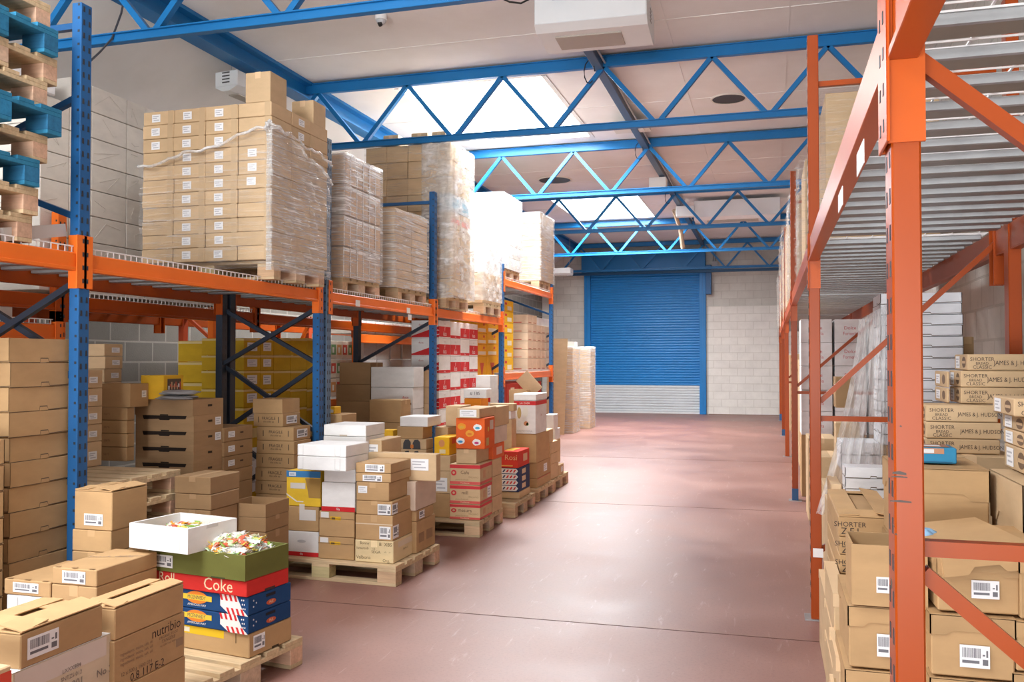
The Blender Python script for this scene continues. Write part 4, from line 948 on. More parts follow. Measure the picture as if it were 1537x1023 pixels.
# ------------------------------------------------------------------ near pile at the lower left
def stack(rows, base, Y=None, X=None, rz=0.0, **common):
    z = base; out_ = []
    for r in rows:
        lab, yt, xl, xc, xr = r[:5]; kw = dict(common); kw.update(r[5] if len(r) > 5 else {})
        b = PB(lab, kw.pop('Y', Y), xl, xc, xr, yt, z, kw.pop('rz', rz), X=kw.pop('X', X), **kw); z = b.top+.0006; out_.append(b)
    return out_
bs = stack([('plain brown carton lowest under the lettered one at the front edge', 993+44, 120, 175, 282, {}),
            ('big brown carton with black brand lettering on its aisle side', 962, 118, 175, 280.5, {}),
            ('long brown carton with loose open flaps on the lettered carton', 914, 120, 176, 278.5, {'flaps': True, 'seam': False})], 0.0, X=-2.45, col=KR)
n = bs[1]; n.text('s', .72, .80, .058, 'nutribio', lay=0, name='brand_lettering'); n.text('s', .75, .64, .016, 'ORGANIC FOOD', (.2, .13, .08), 0); n.text('s', .75, .55, .02, 'TANGERE', (.2, .13, .08), 0); n.text('s', .75, .46, .012, 'lot 1234 / best before', (.2, .13, .08), 0)
for q in range(3): n.text('s', .30, .66-.1*q, .018, 'ingredients: maize, salt, oil', (.25, .16, .1), 0)
n.text('s', .30, .25, .022, '12 x 500 g 1600 024', (.2, .13, .08), 0); n.text('s', .45, .10, .045, '0.8 117 E-2', lay=0)
m_ = n.panel_at('s', .86, .28, .97, .46, (.30, .20, .12), 'printed_barcode')
bs = stack([('brown carton under the white-lidded one at the picture corner', 1100, -40, 24, 174, {}),
            ('cream carton with white lid and faint print at the lower edge', 1010, -40, 24, 174, {'col': (.62, .52, .38)}),
            ('brown carton with big barcode label and open flaps, nearest of all', 952, -60, 36, 158, {'flaps': True, 'seam': False})], 0.0, X=-2.47, col=KR)
c = bs[1]; c.panel_at('t', 0, 0, 1, 1, WH, 'white_lid'); c.panel_at('s', .02, .62, .92, .98, (.66, .58, .52), 'printed_panel')
for q, (t_, u, v, s_) in enumerate((('LXXX884', .55, .66, .022), ('SNTZS 012', .55, .52, .022), ('NS 001', .55, .35, .04), ('No 20', .92, .33, .04))): c.text('s', u, v, s_, t_, (.22, .19, .17), 2)
bs[2].label('s', .25, .52, .36, .62)
bs = stack([('plain brown carton cut by the lower left corner under the red banded one', 1110, -75, -75, 22.5, {'w': .3}),
            ('carton with broad red band at the lower left corner', 1035, -75, -75, 22.5, {'col': KP, 'w': .3, 'seam': False})], 0.0, X=-2.30, col=KR)
bs[1].panel_at('s', 0, .45, 1, .88, (.62, .07, .04), 'red_band'); bs[1].panel_at('f', 0, .45, 1, .88, (.62, .07, .04), 'red_band')
bs = stack([('lowest plain carton under the two-tier lidded box', 992, 81, 148, 238, {}),
            ('lower brown tier with black print under the lidded box', 881, 81, 148, 238.5, {}),
            ('brown lidded carton with white label on its end, upper tier', 855, 81.5, 148, 238.5, {'style': 'closed', 'seam': False})], 0.0, Y=3.40, col=KR)
bs[1].text('f', .28, .75, .02, 'Longlife', lay=0); bs[1].text('s', .88, .6, .02, 'Tenuta', lay=0)
b = bs[2]; b.label('f', .50, .48, .52, .72)
def tabs(b):
    O, U, V, Nn, L, Hh = b.face('t')
    for u in (.12, .5, .88): b.panel_at('t', u-.06, 0, u+.06, .03, tuple(c*.8 for c in KR), 'locking_tab', 4)
tabs(b); b.text('t', .45, .60, .05, 'Snack time', (.35, .24, .16), 0, tilt=.3); b.text('t', .8, .7, .03, 'GARDEN', (.35, .24, .16), 0, tilt=.3)
bs = stack([('plain brown carton lowest behind the barcode carton', 960, 11, 79, None, {}),
            ('white carton below the labelled one near the picture edge', 897, 14, 79, None, {'col': (.75, .75, .76)}),
            ('brown lidded carton with white label, lower and nearer the picture edge', 873, 10, 79, None, {'seam': False})], 0.0, Y=3.40, d=.40, col=KR)
bs[2].label('f', .48, .52, .55, .62); tabs(bs[2])
bs[1].panel_at('f', .25, .1, .27, .95, (.5, .5, .5), 'printed_line')
z = 0
for lab, y, xl, xc, xr, kw in (('big plain brown carton under the pair before the first post', 830, 111, 170, 222, {}), ('plain brown carton under the flap-topped one by the first post', 797, 111, 169, 222, {}), ('brown carton with barcode label and folded flaps before the first post', 738.5, 114, 170, 223, {'flaps': True, 'seam': False})):
    b = PB(lab, 3.90, xl, xc, xr, y, z, col=KR, **kw); z = b.top+.0006
b.label('f', .52, .27, .5, .3)
# ------------------------------------------------------------------ the coloured stack of sweets boxes
RZ = math.radians(-8)
pallet('pallet under the colourful sweets boxes nearest the camera', (-3.02, 3.89, 0), RZ, 'pallets along the aisle')
cs = {}
z = .1455; XS = -2.44
def sb(lab, yt, xl, xc, xr, z, col, style='closed', rz=RZ, **kw):
    b = PB(lab, None, xl, xc, xr, yt, z, rz, X=XS, col=col, style=style, seam=False, **kw); return b
b1 = sb('brown tray carton lowest of the sweets stack', 951.5, 255, 376.5, 440, z, KR)
b1.panel_at('f', .08, .66, .70, .98, (.72, .47, .02), 'yellow_flap'); b1.panel_at('f', .18, .72, .28, .92, (.7, .65, .5), 'printed_code_panel', 1); b1.label('s', .22, .55, .26, .62); b1.panel_at('s', .52, 0, .68, .10, (.06, .04, .02), 'hand_hole')
b1.panel_at('f', .84, .55, .85, 1, (.12, .07, .03), 'slit')
def blue(lab, yt, z):
    b = sb(lab, yt, 250, 374.5, 438.7, z, (.010, .055, .17))
    b.panel_at('f', 0, 0, 0, 0, (.80, .78, .76), 'white_flag_panel', 0, poly=[(.68, 1), (.68, .38), (.78, 0), (1, 0), (.93, .35), (.87, 1)])
    for q in range(4): b.panel_at('f', 0, 0, 0, 0, RED, 'red_stripe', 1, poly=[(.67+.055*q, 1), (.695+.055*q, 1), (.715+.055*q, .68), (.69+.055*q, .68)])
    for q in range(4): b.panel_at('f', 0, 0, 0, 0, RED, 'red_stripe', 1, poly=[(.75+.055*q, .32), (.775+.055*q, .32), (.80+.055*q, 0), (.775+.055*q, 0)])
    b.panel_at('f', 0, 0, 0, 0, (.75, .22, .03), 'oval_emblem', 1, poly=[(.40+.13*math.cos(a), .62+.33*math.sin(a)) for a in [k*math.pi/10 for k in range(20)]])
    b.panel_at('f', .22, .48, .58, .76, (.75, .52, .05), 'yellow_name_panel', 2); b.text('f', .40, .62, .026, 'MCENNEDY', (.02, .03, .1), 3, sx=.85); b.text('f', .40, .22, .016, 'AMERICAN WAY', (.8, .8, .8), 1)
    b.panel_at('f', .12, .35, .18, .9, (.75, .76, .78), 'white_corner_label', 1)
    for q in range(3):
        for r_ in range(2): b.panel_at('f', 0, 0, 0, 0, (.8, .8, .8), 'white_dot', 1, poly=[(.93+.022*r_+.008*q+.006*math.cos(a), .80-.22*q+.05*math.sin(a)) for a in [k*math.pi/4 for k in range(8)]])
        b.panel_at('s', 0, 0, 0, 0, (.6, .6, .65), 'white_dot', 1, poly=[(.12+.06*(q % 2)+.012*math.cos(a), .72-.16*q+.05*math.sin(a)) for a in [k*math.pi/4 for k in range(8)]])
    b.panel_at('s', .40, .66, .62, .82, (.01, .012, .02), 'hand_hole'); b.panel_at('s', 0, 0, 0, 0, (.55, .1, .04), 'oval_emblem', 1, poly=[(.52+.11*math.cos(a), .34+.14*math.sin(a)) for a in [k*math.pi/8 for k in range(16)]])
    b.text('s', .52, .34, .018, 'McE', (.8, .7, .5), 2); return b
b2 = blue('blue white and red striped carton, lower of the pair', 925, b1.top+.0006)
b3 = blue('blue white and red striped carton, upper of the pair under the red tray', 895.7, b2.top+.0006)
b4 = sb('red cola sweets tray with cream script below the green one', 872, 236, 372, 435, b3.top+.0006, (.60, .03, .025))
b4.text('f', .70, .52, .085, 'Coke', (.78, .62, .42), 0, name='cream_script'); b4.text('f', .13, .60, .07, 'Roll', (.78, .62, .42), 0, name='cream_script'); b4.panel_at('s', .42, .0, .66, .16, (.05, .03, .03), 'hand_hole')
b5 = sb('olive green open box heaped with wrapped sweets', 834, 226, 370, 434.6, b4.top+.0006, GRN, 'open', wall=.012)
b5.label('f', .14, .42, .24, .5); b5.panel_at('f', .66, .0, .80, .06, (.05, .06, .02), 'hand_hole')
def sweets(name, label, b, z0, z1, u0, u1, v0, v1, n, cols, seed, parent=None):
    """wrapped sweets: small pillow packets with pinched ends, nobody could count them"""
    rr_ = random.Random(seed); obs = []
    mats = {}
    ca, sa = math.cos(b.t.rotation_euler.z), math.sin(b.t.rotation_euler.z)
    parts = {c: MB() for c in cols}
    for q in range(n):
        m = parts[cols[q % len(cols)]]
        u, v = rr_.uniform(u0, u1), rr_.uniform(v0, v1); e = 1-((u-(u0+u1)/2)/((u1-u0)/2))**4*.5-((v-(v0+v1)/2)/((v1-v0)/2))**4*.5
        x, y, z = (u-.5)*b.w, (v-.5)*b.d, z0+(z1-z0)*e*rr_.uniform(.55, 1)
        L, W_, H_ = rr_.uniform(.020, .030), rr_.uniform(.016, .024), rr_.uniform(.007, .012)
        M = Matrix.Translation((x, y, z)) @ Matrix.Rotation(rr_.uniform(0, 6.3), 4, 'Z') @ Matrix.Rotation(rr_.uniform(-.8, .8), 4, 'X') @ Matrix.Rotation(rr_.uniform(-.5, .5), 4, 'Y')
        pts = []
        for (t, w, h) in ((-1.5, 1.0, .25), (-1.05, .35, .3), (-.6, 1, 1), (0, 1.1, 1.25), (.6, 1, 1), (1.05, .35, .3), (1.5, 1.0, .25)):
            for (a, c) in ((-1, 0), (0, 1), (1, 0), (0, -1)): pts.append(M @ Vector((t*L, a*w*W_, c*h*H_)))
        m.add(pts, [(4*i+k, 4*i+(k+1) % 4, 4*i+4+(k+1) % 4, 4*i+4+k) for i in range(6) for k in range(4)]+[(0, 1, 2, 3), (24, 25, 26, 27)])
    root = thing(name, label, 'sweets', b.t.location, b.t.rotation_euler.z); root['kind'] = 'stuff'
    for c, m in parts.items(): m.make('sweet_wrappers', CANDY, root, c)
    return root
CC = [(.75, .72, .66), (.70, .28, .04), (.25, .42, .08), (.72, .60, .12), (.62, .66, .62), (.62, .12, .06), (.45, .6, .35), (.78, .74, .70)]
sweets('wrapped_sweets', 'heap of colourful wrapped sweets filling the olive green box', b5, b5.t.location.z*0+b5.h*.55, b5.h+.055, .10, .90, .10, .90, 640, CC, 4)
# white tray on top, slightly askew
b6 = PB('white open cardboard tray with sweets on the olive green box', None, 196.5, 284, 357, 793.5, b5.top+.001, RZ-.02, X=-2.72, col=WH, style='open', wall=.014, seam=False, name='white_tray', cat='tray')
b6.panel_at('f', .86, .12, .865, 1, (.45, .45, .46), 'slit'); b6.panel_at('f', .1, .35, .105, 1, (.45, .45, .46), 'slit'); b6.panel_at('s', .40, .0, .56, .2, (.25, .22, .2), 'hand_hole'); b6.panel_at('s', .36, .85, .60, 1, (.6, .6, .6), 'fold_notch')
sweets('wrapped_sweets', 'small heap of wrapped sweets inside the white tray', b6, b6.h*.25, b6.h*.80, .16, .84, .16, .84, 200, CC[:6], 8)
# ------------------------------------------------------------------ first aisle pallet
pallet('pallet under the mixed cartons with the cream printed box', (-3.125, 6.21, 0), -.03, 'pallets along the aisle')
z0 = .1455
bs = stack([('cream printed carton on the front corner of the first long pallet', 812.5, 534, 591, 626, {'col': (.72, .58, .34)}),
            ('brown carton wound with clear tape on the cream printed one', 774, 534.5, 590, 626, {}),
            ('flat brown carton with label at its front corner, third up', 753, 535.5, 589.4, 624, {}),
            ('brown carton with small label on its upper front edge, fourth up', 724.5, 535.5, 584.4, 621, {}),
            ('brown lidded carton, lower of the two label-fronted tiers', 711, 534.5, 587, 623.6, {'seam': False}),
            ('brown lidded carton topmost on the front corner of the first long pallet', 695.5, 534.5, 587, 623.6, {'seam': False})], z0, Y=5.85, col=KR)
b = bs[0]; b.off = None
for t_, u, v, s_ in (('Bonny', .25, .86, .03), ('SEGA', .55, .48, .03), ('Ismeraldi', .2, .63, .026), ('Valbona', .22, .22, .035), ('Org.', .82, .12, .03), ('I-S', .5, .62, .02), ('B  XBS', .8, .84, .035), ('<-  ->', .85, .5, .02)): b.text('f', u, v, s_, t_, (.14, .10, .05), 0)
b.panel_at('s', .2, .62, .8, .88, (.70, .60, .46), 'paper_tape'); b.text('s', .5, .45, .02, 'OIL 4 x 5', (.2, .12, .05), 0)
bs[1].label('f', .80, .32, .30, .5); bs[1].label('s', .12, .34, .22, .5); bs[1].panel_at('f', 0, .62, 1, .66, (.68, .55, .40), 'clear_tape')
bs[2].label('f', .78, .42, .36, .78); bs[2].label('s', .1, .45, .22, .75)
bs[3].label('f', .20, .60, .28, .38, False); bs[4].label('f', .48, .45, .55, .7); bs[5].label('f', .55, .5, .55, .75); tabs(bs[5])
bs = stack([('lidded brown carton lowest in the middle of the first long pallet', 807.5, 479, 532.5, None, {'style': 'closed', 'seam': False}),
            ('lidded brown carton second up in the middle of the first long pallet', 768.6, 480, 532.8, None, {'style': 'closed', 'seam': False}),
            ('white carton with red foot band in the middle of the first long pallet', 725, 483.7, 533.6, None, {'col': WH, 'seam': False}),
            ('plain white carton under the two white trays', 704, 487, 534, None, {'col': WH, 'seam': False})], z0, Y=5.87, d=.36, col=KR)
for b in bs[:2]:
    b.panel_at('f', .0, .70, 1, .72, (.20, .12, .06), 'lid_edge'); b.panel_at('f', .05, .74, .28, .96, (.75, .75, .75), 'label_sticker'); b.panel_at('f', .32, .66, .62, .80, (.70, .42, .03), 'yellow_tape'); b.panel_at('f', .36, .68, .46, .76, (.12, .07, .03), 'hand_hole', 1)
bs[2].panel_at('f', 0, 0, 1, .16, RED, 'red_band'); bs[2].text('f', .5, .08, .025, 'fila', (.85, .85, .85), 1); ztr = bs[3].top
bs = stack([('white carton with red foot band at the far corner of the first long pallet', 798.5, 429, 479.3, None, {'col': WH, 'seam': False}),
            ('brown carton with torn white paper flap on the white one', 761, 427.5, 479.3, None, {}),
            ('yellow and blue carton on top beside the white trays', 707.5, 431, 482, None, {'col': (.76, .50, .04), 'seam': False})], z0, Y=5.90, d=.36, col=KR)
bs[0].panel_at('f', 0, 0, 1, .17, RED, 'red_band'); bs[0].text('f', .5, .085, .025, 'fila', (.85, .85, .85), 1); bs[0].panel_at('f', 0, 0, 0, 0, (.55, .56, .58), 'hand_hole', poly=[(.5+.13*math.cos(a), .6+.06*math.sin(a)) for a in [k*math.pi/8 for k in range(16)]])
bs[1].panel_at('f', .45, .45, .92, .88, (.70, .68, .66), 'paper_flap'); bs[1].panel_at('f', .45, .85, .6, 1.1, (.7, .66, .62), 'paper_flap', 1)
b = bs[2]; b.panel_at('f', 0, .82, 1, 1, (.05, .22, .50), 'blue_band'); b.panel_at('f', .08, .85, .28, .96, (.7, .75, .8), 'brand_plate', 1); b.text('f', .18, .9, .02, 'BRIL', (.05, .15, .4), 2)
b.panel_at('f', .12, .50, .56, .66, (.70, .66, .62), 'pale_label', 1); b.panel_at('f', 0, 0, 0, 0, (.40, .24, .07), 'brown_panel', 0, poly=[(.55, .8), (1, .8), (1, .25), (.66, .25), (.62, .5)]); b.panel_at('f', 0, 0, 0, 0, (.8, .76, .7), 'white_stripe', 1, poly=[(.0, .36), (.0, .32), (.3, .12), (.5, .12), (.5, .15), (.32, .15)])
bs = stack([('white flat carton, lower of the two large white trays', 686.5, 447, 519.6, 553, {}), ('white flat carton, upper of the two large white trays', 668.5, 447, 519.6, 553.5, {})], ztr, Y=5.72, rz=-.05, col=WH, seam=False, name='white_flat_carton')
for b in bs:
    for u in (.02, .78): b.panel_at('f', u, .1, u+.005, .9, (.5, .5, .5), 'slit'); b.panel_at('f', u+.1, .1, u+.105, .9, (.5, .5, .5), 'slit'); b.panel_at('f', u, .08, u+.105, .11, (.5, .5, .5), 'slit')
# second row of the first pallet
bs = stack([('brown carton lowest at the rear corner of the first long pallet', 783, 585, 625.5, 653.5, {}),
            ('thin brown carton with white tag at the rear corner', 766.5, 585, 625.5, 651, {}),
            ('beige-pink tall carton at the rear corner of the first long pallet', 722.5, 585, 624, 655, {'col': (.68, .54, .43)})], z0, X=-2.55, col=KR, seam=False)
bs[0].panel_at('s', .12, .3, .4, .6, (.30, .18, .09), 'printed_panel'); bs[0].panel_at('s', .52, .3, .85, .6, (.30, .18, .09), 'printed_panel'); bs[1].label('s', .3, .5, .3, .7)
b = PB('wide brown carton with white front label over the beige-pink one', 6.22, 553, 655, 661.5, 681.5, bs[2].top+.001, col=KP, seam=False); b.label('f', .76, .60, .26, .42, False)
z = z0
for lab, y, h_ in (('hidden-row brown carton lowest behind the white trays', 800, 0), ('hidden-row brown carton behind the white trays', 735, 0), ('hidden-row brown carton below the flat white box', 690, 0)):
    b = PB({800: 'plain brown carton lowest in the rear middle of the first long pallet', 735: 'plain brown carton second up in the rear middle of the first long pallet', 690: 'brown carton third up in the rear middle below the white flat box'}[y], 6.26, 492, 545, None, y, z, d=.3, col=KR); z = b.top+.001
b = PB('lower white flat carton behind the two large white trays', 6.22, 486, 549.5, 577.7, 655.5, z, col=WH, seam=False); 
b2_ = PB('topmost white flat carton with small notch on the first long pallet', 6.22, 486.5, 549.5, 578, 638, b.top+.001, col=WH, seam=False); b2_.panel_at('f', .38, 0, .56, .14, (.5, .42, .34), 'notch')
b3_ = PB('brown carton with white corner label beside the white flat cartons', 6.28, 552, 573, 602.5, 660, z-.02, col=KP, seam=False); b3_.label('f', .4, .5, .7, .6, False)
# ------------------------------------------------------------------ second aisle pallet
pallet('pallet under the red printed cartons and the orange picture box', (-3.125, 7.98, 0), .03, 'pallets along the aisle')
rows = [('lowest', 757.5), ('middle', 728.8), ('upper', 697.2)]
z = z0
for k, (w_, y) in enumerate(rows):
    b = PB('brown carton with red bands and red ring logo, %s of three' % w_, 7.64, 675.5, 720.7, 738.3, y, z, col=KP, seam=False, group='red banded cartons'); z = b.top+.0008
    for f in 'fs':
        b.panel_at(f, 0, .80, 1, .97, (.58, .04, .05), 'red_band'); b.panel_at(f, 0, .04, 1, .17, (.62, .10, .09), 'red_foot_band')
    b.panel_at('f', 0, 0, 0, 0, (.58, .04, .05), 'ring_logo', poly=[(.13+.09*math.cos(a), .58+.14*math.sin(a)) for a in [q*math.pi/8 for q in range(16)]]); b.panel_at('f', 0, 0, 0, 0, KP, 'ring_centre', 1, poly=[(.13+.04*math.cos(a), .58+.06*math.sin(a)) for a in [q*math.pi/8 for q in range(16)]])
    b.text('f', .5, .60, .045, ['mesura', 'mill', 'Cafu'][k], (.12, .07, .04), 0); b.text('f', .78, .38, .022, 'ITALIANO', (.3, .2, .1), 0); b.text('f', .4, .26, .02, 'pasta di semola', (.3, .2, .1), 0); b.text('f', .5, .1, .02, 'Tradizione', (.8, .6, .4), 1)
    b.panel_at('s', .25, .3, .45, .68, (.55, .30, .17), 'printed_panel'); b.text('s', .7, .5, .03, 'e', (.3, .2, .1), 0)
    if k == 1: b.label('s', .75, .5, .3, .6, False)
ztop = z
b = PB('small plain brown carton under the orange picture box', 7.68, 685, 715, 737, 673.5, z, col=KP); z = b.top+.001
ob = PB('orange carton printed with snack pictures', 7.66, 684.5, 727.6, 742.6, 627.5, z, col=(.78, .13, .025), seam=False); z = ob.top+.0008
for (u, v, c1, c2, a_) in ((.2, .72, (.75, .3, .02), (.62, .35, .05), .5), (.75, .70, (.82, .82, .8), (.05, .35, .55), -.5), (.16, .25, (.82, .82, .8), (.05, .30, .6), -.6), (.72, .22, (.82, .80, .78), (.55, .05, .2), 0), (.48, .5, (.78, .35, .04), (.7, .2, .03), .9)):
    sh = [(math.cos(a), math.sin(a)*.9) for a in [q*math.pi/5 for q in range(10)]]; r_ = .15
    ob.panel_at('f', 0, 0, 0, 0, c1, 'printed_picture', 0, poly=[(u+r_*x, v+r_*.75*y*(1+.15*(q % 2))) for q, (x, y) in enumerate(sh)]); ob.panel_at('f', 0, 0, 0, 0, c2, 'picture_detail', 1, poly=[(u+r_*.55*x, v-.02+r_*.3*y) for x, y in sh])
ob.panel_at('s', .5, .6, .85, .9, (.62, .5, .42), 'paper_label'); ob.panel_at('s', .15, .1, .4, .35, (.55, .4, .12), 'printed_picture'); ob.panel_at('s', .3, .55, .4, .7, (.7, .45, .05), 'printed_picture')
b = PB('brown lid carton with white label on the orange picture box', 7.62, 686, 719.5, 745, 613, z, col=KP, seam=False); b.label('f', .5, .5, .75, .75, False); zl = b.top
bs = stack([('dark brown carton lowest beside the red banded ones', 741, 648, 676, None, {'col': KR}), ('brown carton with blue-white label beside the red banded ones', 707, 651, 676, None, {}), ('plain brown carton under the yellow picture box', 683.5, 651, 676, None, {}), ('yellow carton with food picture beside the orange one', 656, 652, 674.5, None, {'col': (.84, .48, .02)})], z0, Y=7.70, d=.36, col=KP, seam=False)
bs[1].label('f', .45, .4, .75, .6, False); y_ = bs[3]; y_.panel_at('f', 0, 0, 0, 0, (.68, .30, .12), 'printed_picture', poly=[(.5+.2*math.cos(a), .66+.2*math.sin(a)) for a in [q*math.pi/6 for q in range(12)]]); y_.panel_at('f', .35, .1, .75, .32, (.8, .7, .45), 'printed_picture'); y_.panel_at('s', .2, .6, .8, .9, ORG, 'orange_panel')
bs = stack([('brown carton behind the red banded ones, lowest on the aisle side', 718+28, 725, 739.5, 753.6, {}), ('brown carton behind the red banded ones, second on the aisle side', 716, 725, 739.5, 753.6, {}), ('brown carton behind the red banded ones, third on the aisle side', 690, 725, 739.5, 753, {}), ('orange carton with pale print behind the orange picture box', 667, 725, 740, 757, {'col': (.75, .14, .04)}), ('pale beige carton behind the orange picture box', 641, 725, 742, 761, {'col': (.70, .58, .48)}), ('tall brown carton behind the orange picture box', 611, 725, 742, 764, {})], z0, X=-2.53, col=KP, seam=False)
bs[3].panel_at('s', .3, .25, .8, .75, (.75, .50, .4), 'pale_print')
bs = stack([('plain brown carton lowest in the rear row of the second pallet', 760, 660, 700, None, {}), ('plain brown carton second in the rear row of the second pallet', 715, 660, 700, None, {}), ('plain brown carton third in the rear row of the second pallet', 660, 655, 695, None, {}), ('brown carton with grey print above the yellow picture box', 641, 653.5, 672.5, 683.5, {'Y': 8.0}), ('tall brown carton left of the white-labelled lid', 609, 669, 692, 700, {'Y': 8.12})], z0, Y=8.05, d=.3, col=KP, seam=False)
# cartons inside the rack behind the second pallet: white and brown flats, black scallop print
z = z0
for lab, y, xl, xc, xr, col in (('plain brown carton lowest behind the wide labelled carton', 770, 602, 640, 650.5, KR), ('plain brown carton second behind the wide labelled carton', 714, 602, 640, 650.5, KP), ('brown carton with dark hand shapes, lower', 674.5, 602, 640, 650.5, KP), ('brown carton with dark hand shapes, upper', 659, 602, 640, 650.5, KP), ('flat brown carton under the clean white flat one', 640.5, 596.5, 635, 649, KR), ('clean white flat carton beside the red and white boxes', 625.5, 600.5, 642, 662, WH)):
    b = PB(lab, 7.66, xl, xc, xr, y, z, col=col, seam=False); z = b.top+.0008
    if 'hand' in lab:
        for u in (.25, .62): b.panel_at('f', 0, 0, 0, 0, (.06, .06, .065), 'dark_hand_print', poly=[(u-.16, 0), (u+.16, 0), (u+.14, .7), (u+.06, .95), (u-.08, .92), (u-.15, .6)])
        b.panel_at('f', .38, .1, .5, .45, (.62, .2, .04), 'printed_mark', 1)
z = z0
for lab, y in (('plain carton under the mid flat cartons', 760), ('plain carton second under the mid flat cartons', 700), ('lower brown carton by the yellow folder', 668)):
    b = PB({760: 'plain brown carton lowest below the yellow folder', 700: 'plain brown carton second below the yellow folder', 668: 'flat brown carton just below the yellow folder'}[y], 7.68, 556, 586, 598, y, z, col=KR); z = b.top+.001
PB('bright yellow folder lying between the white and brown flat cartons', 7.68, 574, 590, 597, 645, z, col=YEL, seam=False, name='yellow_folder', cat='folder')
# ------------------------------------------------------------------ third and fourth pallets
pallet('half-empty pallet under the red top and striped box', (-3.08, 9.04, 0), 0, 'pallets along the aisle')
bs = stack([('plain brown carton under the navy striped box', 738, 752, 779.5, 795.4, {}), ('navy box with white and red chevrons on the aisle side pallet', 702, 752, 778.5, 795, {'col': (.03, .045, .12)}), ('red carton with yellow top on the navy striped box', 677.5, 751, 777.5, 794.5, {'col': (.66, .05, .03)})], z0, X=-2.52, col=KP, seam=False)
b = bs[1]
for q in range(4):
    v = .04+.24*q; b.panel_at('f', 0, 0, 0, 0, (.78, .74, .72), 'white_band', 0, poly=[(.0, v), (.85, v), (.97, v+.11), (.85, v+.21), (0, v+.21)])
    for r_ in range(4): b.panel_at('f', 0, 0, 0, 0, (.62, .04, .04) if r_ else (.03, .045, .12), 'red_chevron', 1, poly=[(.08+.2*r_, v+.05), (.17+.2*r_, v+.05), (.26+.2*r_, v+.16), (.17+.2*r_, v+.16)])
for q in range(3): b.panel_at('s', .3, .1+.3*q, .62, .3+.3*q, (.68, .5, .32), 'printed_picture')
bs[2].text('f', .6, .62, .08, 'Rosi', (.75, .45, .2), 0); bs[2].panel_at('t', .1, .2, .6, .8, (.78, .5, .05), 'yellow_top_panel'); bs[2].panel_at('s', .45, .3, .8, .75, (.65, .4, .25), 'printed_panel'); bs[2].panel_at('f', 0, .1, .7, .16, (.75, .45, .1), 'yellow_line')
pallet('fourth pallet along the aisle under the white printed tall box', (-3.11, 10.08, 0), 0, 'pallets along the aisle')
pallet('last pallet along the aisle under small brown cartons', (-3.13, 10.92, 0), 0, 'pallets along the aisle')
bs = stack([('brown carton lowest under the white printed tall box', 718, 768, 806, 826, {}), ('brown carton second under the white printed tall box', 694.5, 768, 806, 826, {}), ('plain wide brown carton directly under the white printed tall box', 651, 768, 805, 824.5, {}), ('tall white box with food drawings and red band', 601, 771.5, 804, 820.5, {'col': WH}), ('white lid of the tall box with food drawings', 591, 771, 804.5, 821, {'col': WH})], z0, X=-2.54, col=KR, seam=False)
b = bs[3]; b.panel_at('f', 0, .86, 1, .985, RED, 'red_band'); b.panel_at('s', 0, .86, 1, .985, RED, 'red_band'); b.text('f', .5, .92, .03, 'LA CASA', (.85, .8, .75), 1)
for (u0, v0, u1, v1, c_) in ((.14, .45, .34, .80, (.50, .36, .14)), (.40, .50, .66, .80, (.72, .72, .66)), (.45, .24, .66, .38, (.55, .25, .12)), (.56, .24, .68, .34, (.2, .4, .12)), (.16, .2, .34, .4, (.70, .72, .72))): b.panel_at('f', 0, 0, 0, 0, c_, 'food_drawing', poly=[((u0+u1)/2+(u1-u0)/2*math.cos(a), (v0+v1)/2+(v1-v0)/2*math.sin(a)) for a in [q*math.pi/5 for q in range(10)]])
b.text('f', .5, .08, .03, 'PASTICCERIA', (.4, .4, .4), 0); b.text('s', .5, .55, .05, 'bio', (.5, .3, .3), 0); bs[0].panel_at('s', 0, .9, 1, .97, (.5, .1, .06), 'red_line'); bs[1].label('s', .6, .5, .25, .5, False)
bs = stack([('small brown carton lowest in the aisle-side second row', 697, 818, 826.5, 838, {}), ('small brown carton second in the aisle-side second row', 681, 818, 826.5, 837, {}), ('small brown carton third in the aisle-side second row', 664, 818, 826, 837, {}), ('small brown carton fourth in the aisle-side second row', 645, 812, 822, 830, {})], z0, X=-2.55, col=KP)
bs = stack([('small brown carton with white tag at the far pallet corner', 698, 830, 838.5, 846, {}),
            ('small brown carton second at the far pallet corner', 676, 826, 836.5, 841, {'X': -2.62}), ('small brown carton third at the far pallet corner', 659, 826, 836, 841, {'X': -2.62}), ('white small carton lower at the far pallet corner', 643.5, 826, 833, 840.5, {'X': -2.62, 'col': WH}), ('white small carton topmost at the far pallet corner', 622, 818, 831, 837.5, {'X': -2.62, 'col': WH})], z0, X=-2.55, col=KP, seam=False)
bs[0].label('s', .6, .5, .35, .5, False)
# rear row of the third and fourth pallets, under the rack edge
z = 0
for lab, y, xl, xc, xr, col in (('brown carton lowest behind the white-edged flats', 720, 735, 768, 775, KR), ('brown carton second behind the white-edged flats', 675, 735, 768, 775, KP), ('tall brown carton behind the white-edged flats', 629, 735, 768, 775, KP), ('white flat carton before the tall white printed box', 617, 722, 767, 774, WH), ('brown lidded flat carton before the tall white printed box', 605.5, 735, 771, 776, KP)):
    b = PB({720: 'brown carton lowest behind the navy striped box', 675: 'brown carton second behind the navy striped box', 629: 'tall brown carton behind the red and navy boxes'}.get(y, lab), 9.25, xl, xc, xr, y, z, col=col, seam=False); z = b.top+.001
z = 0
for lab, y, xl, xc, xr, col in (('brown carton lowest under the numbered white carton', 700, 697, 730, 738, KR), ('brown carton second under the numbered white carton', 650, 697, 730, 738, KP), ('brown carton third under the numbered white carton', 612, 697, 730, 738, KP), ('orange carton below the white carton with black digits', 597.5, 697, 722, 733, (.80, .26, .02)), ('white carton with black digits near the red and white boxes', 583.5, 696, 730, 738, WH)):
    b = PB(lab, 9.35, xl, xc, xr, y, z, col=col, seam=False); z = b.top+.001
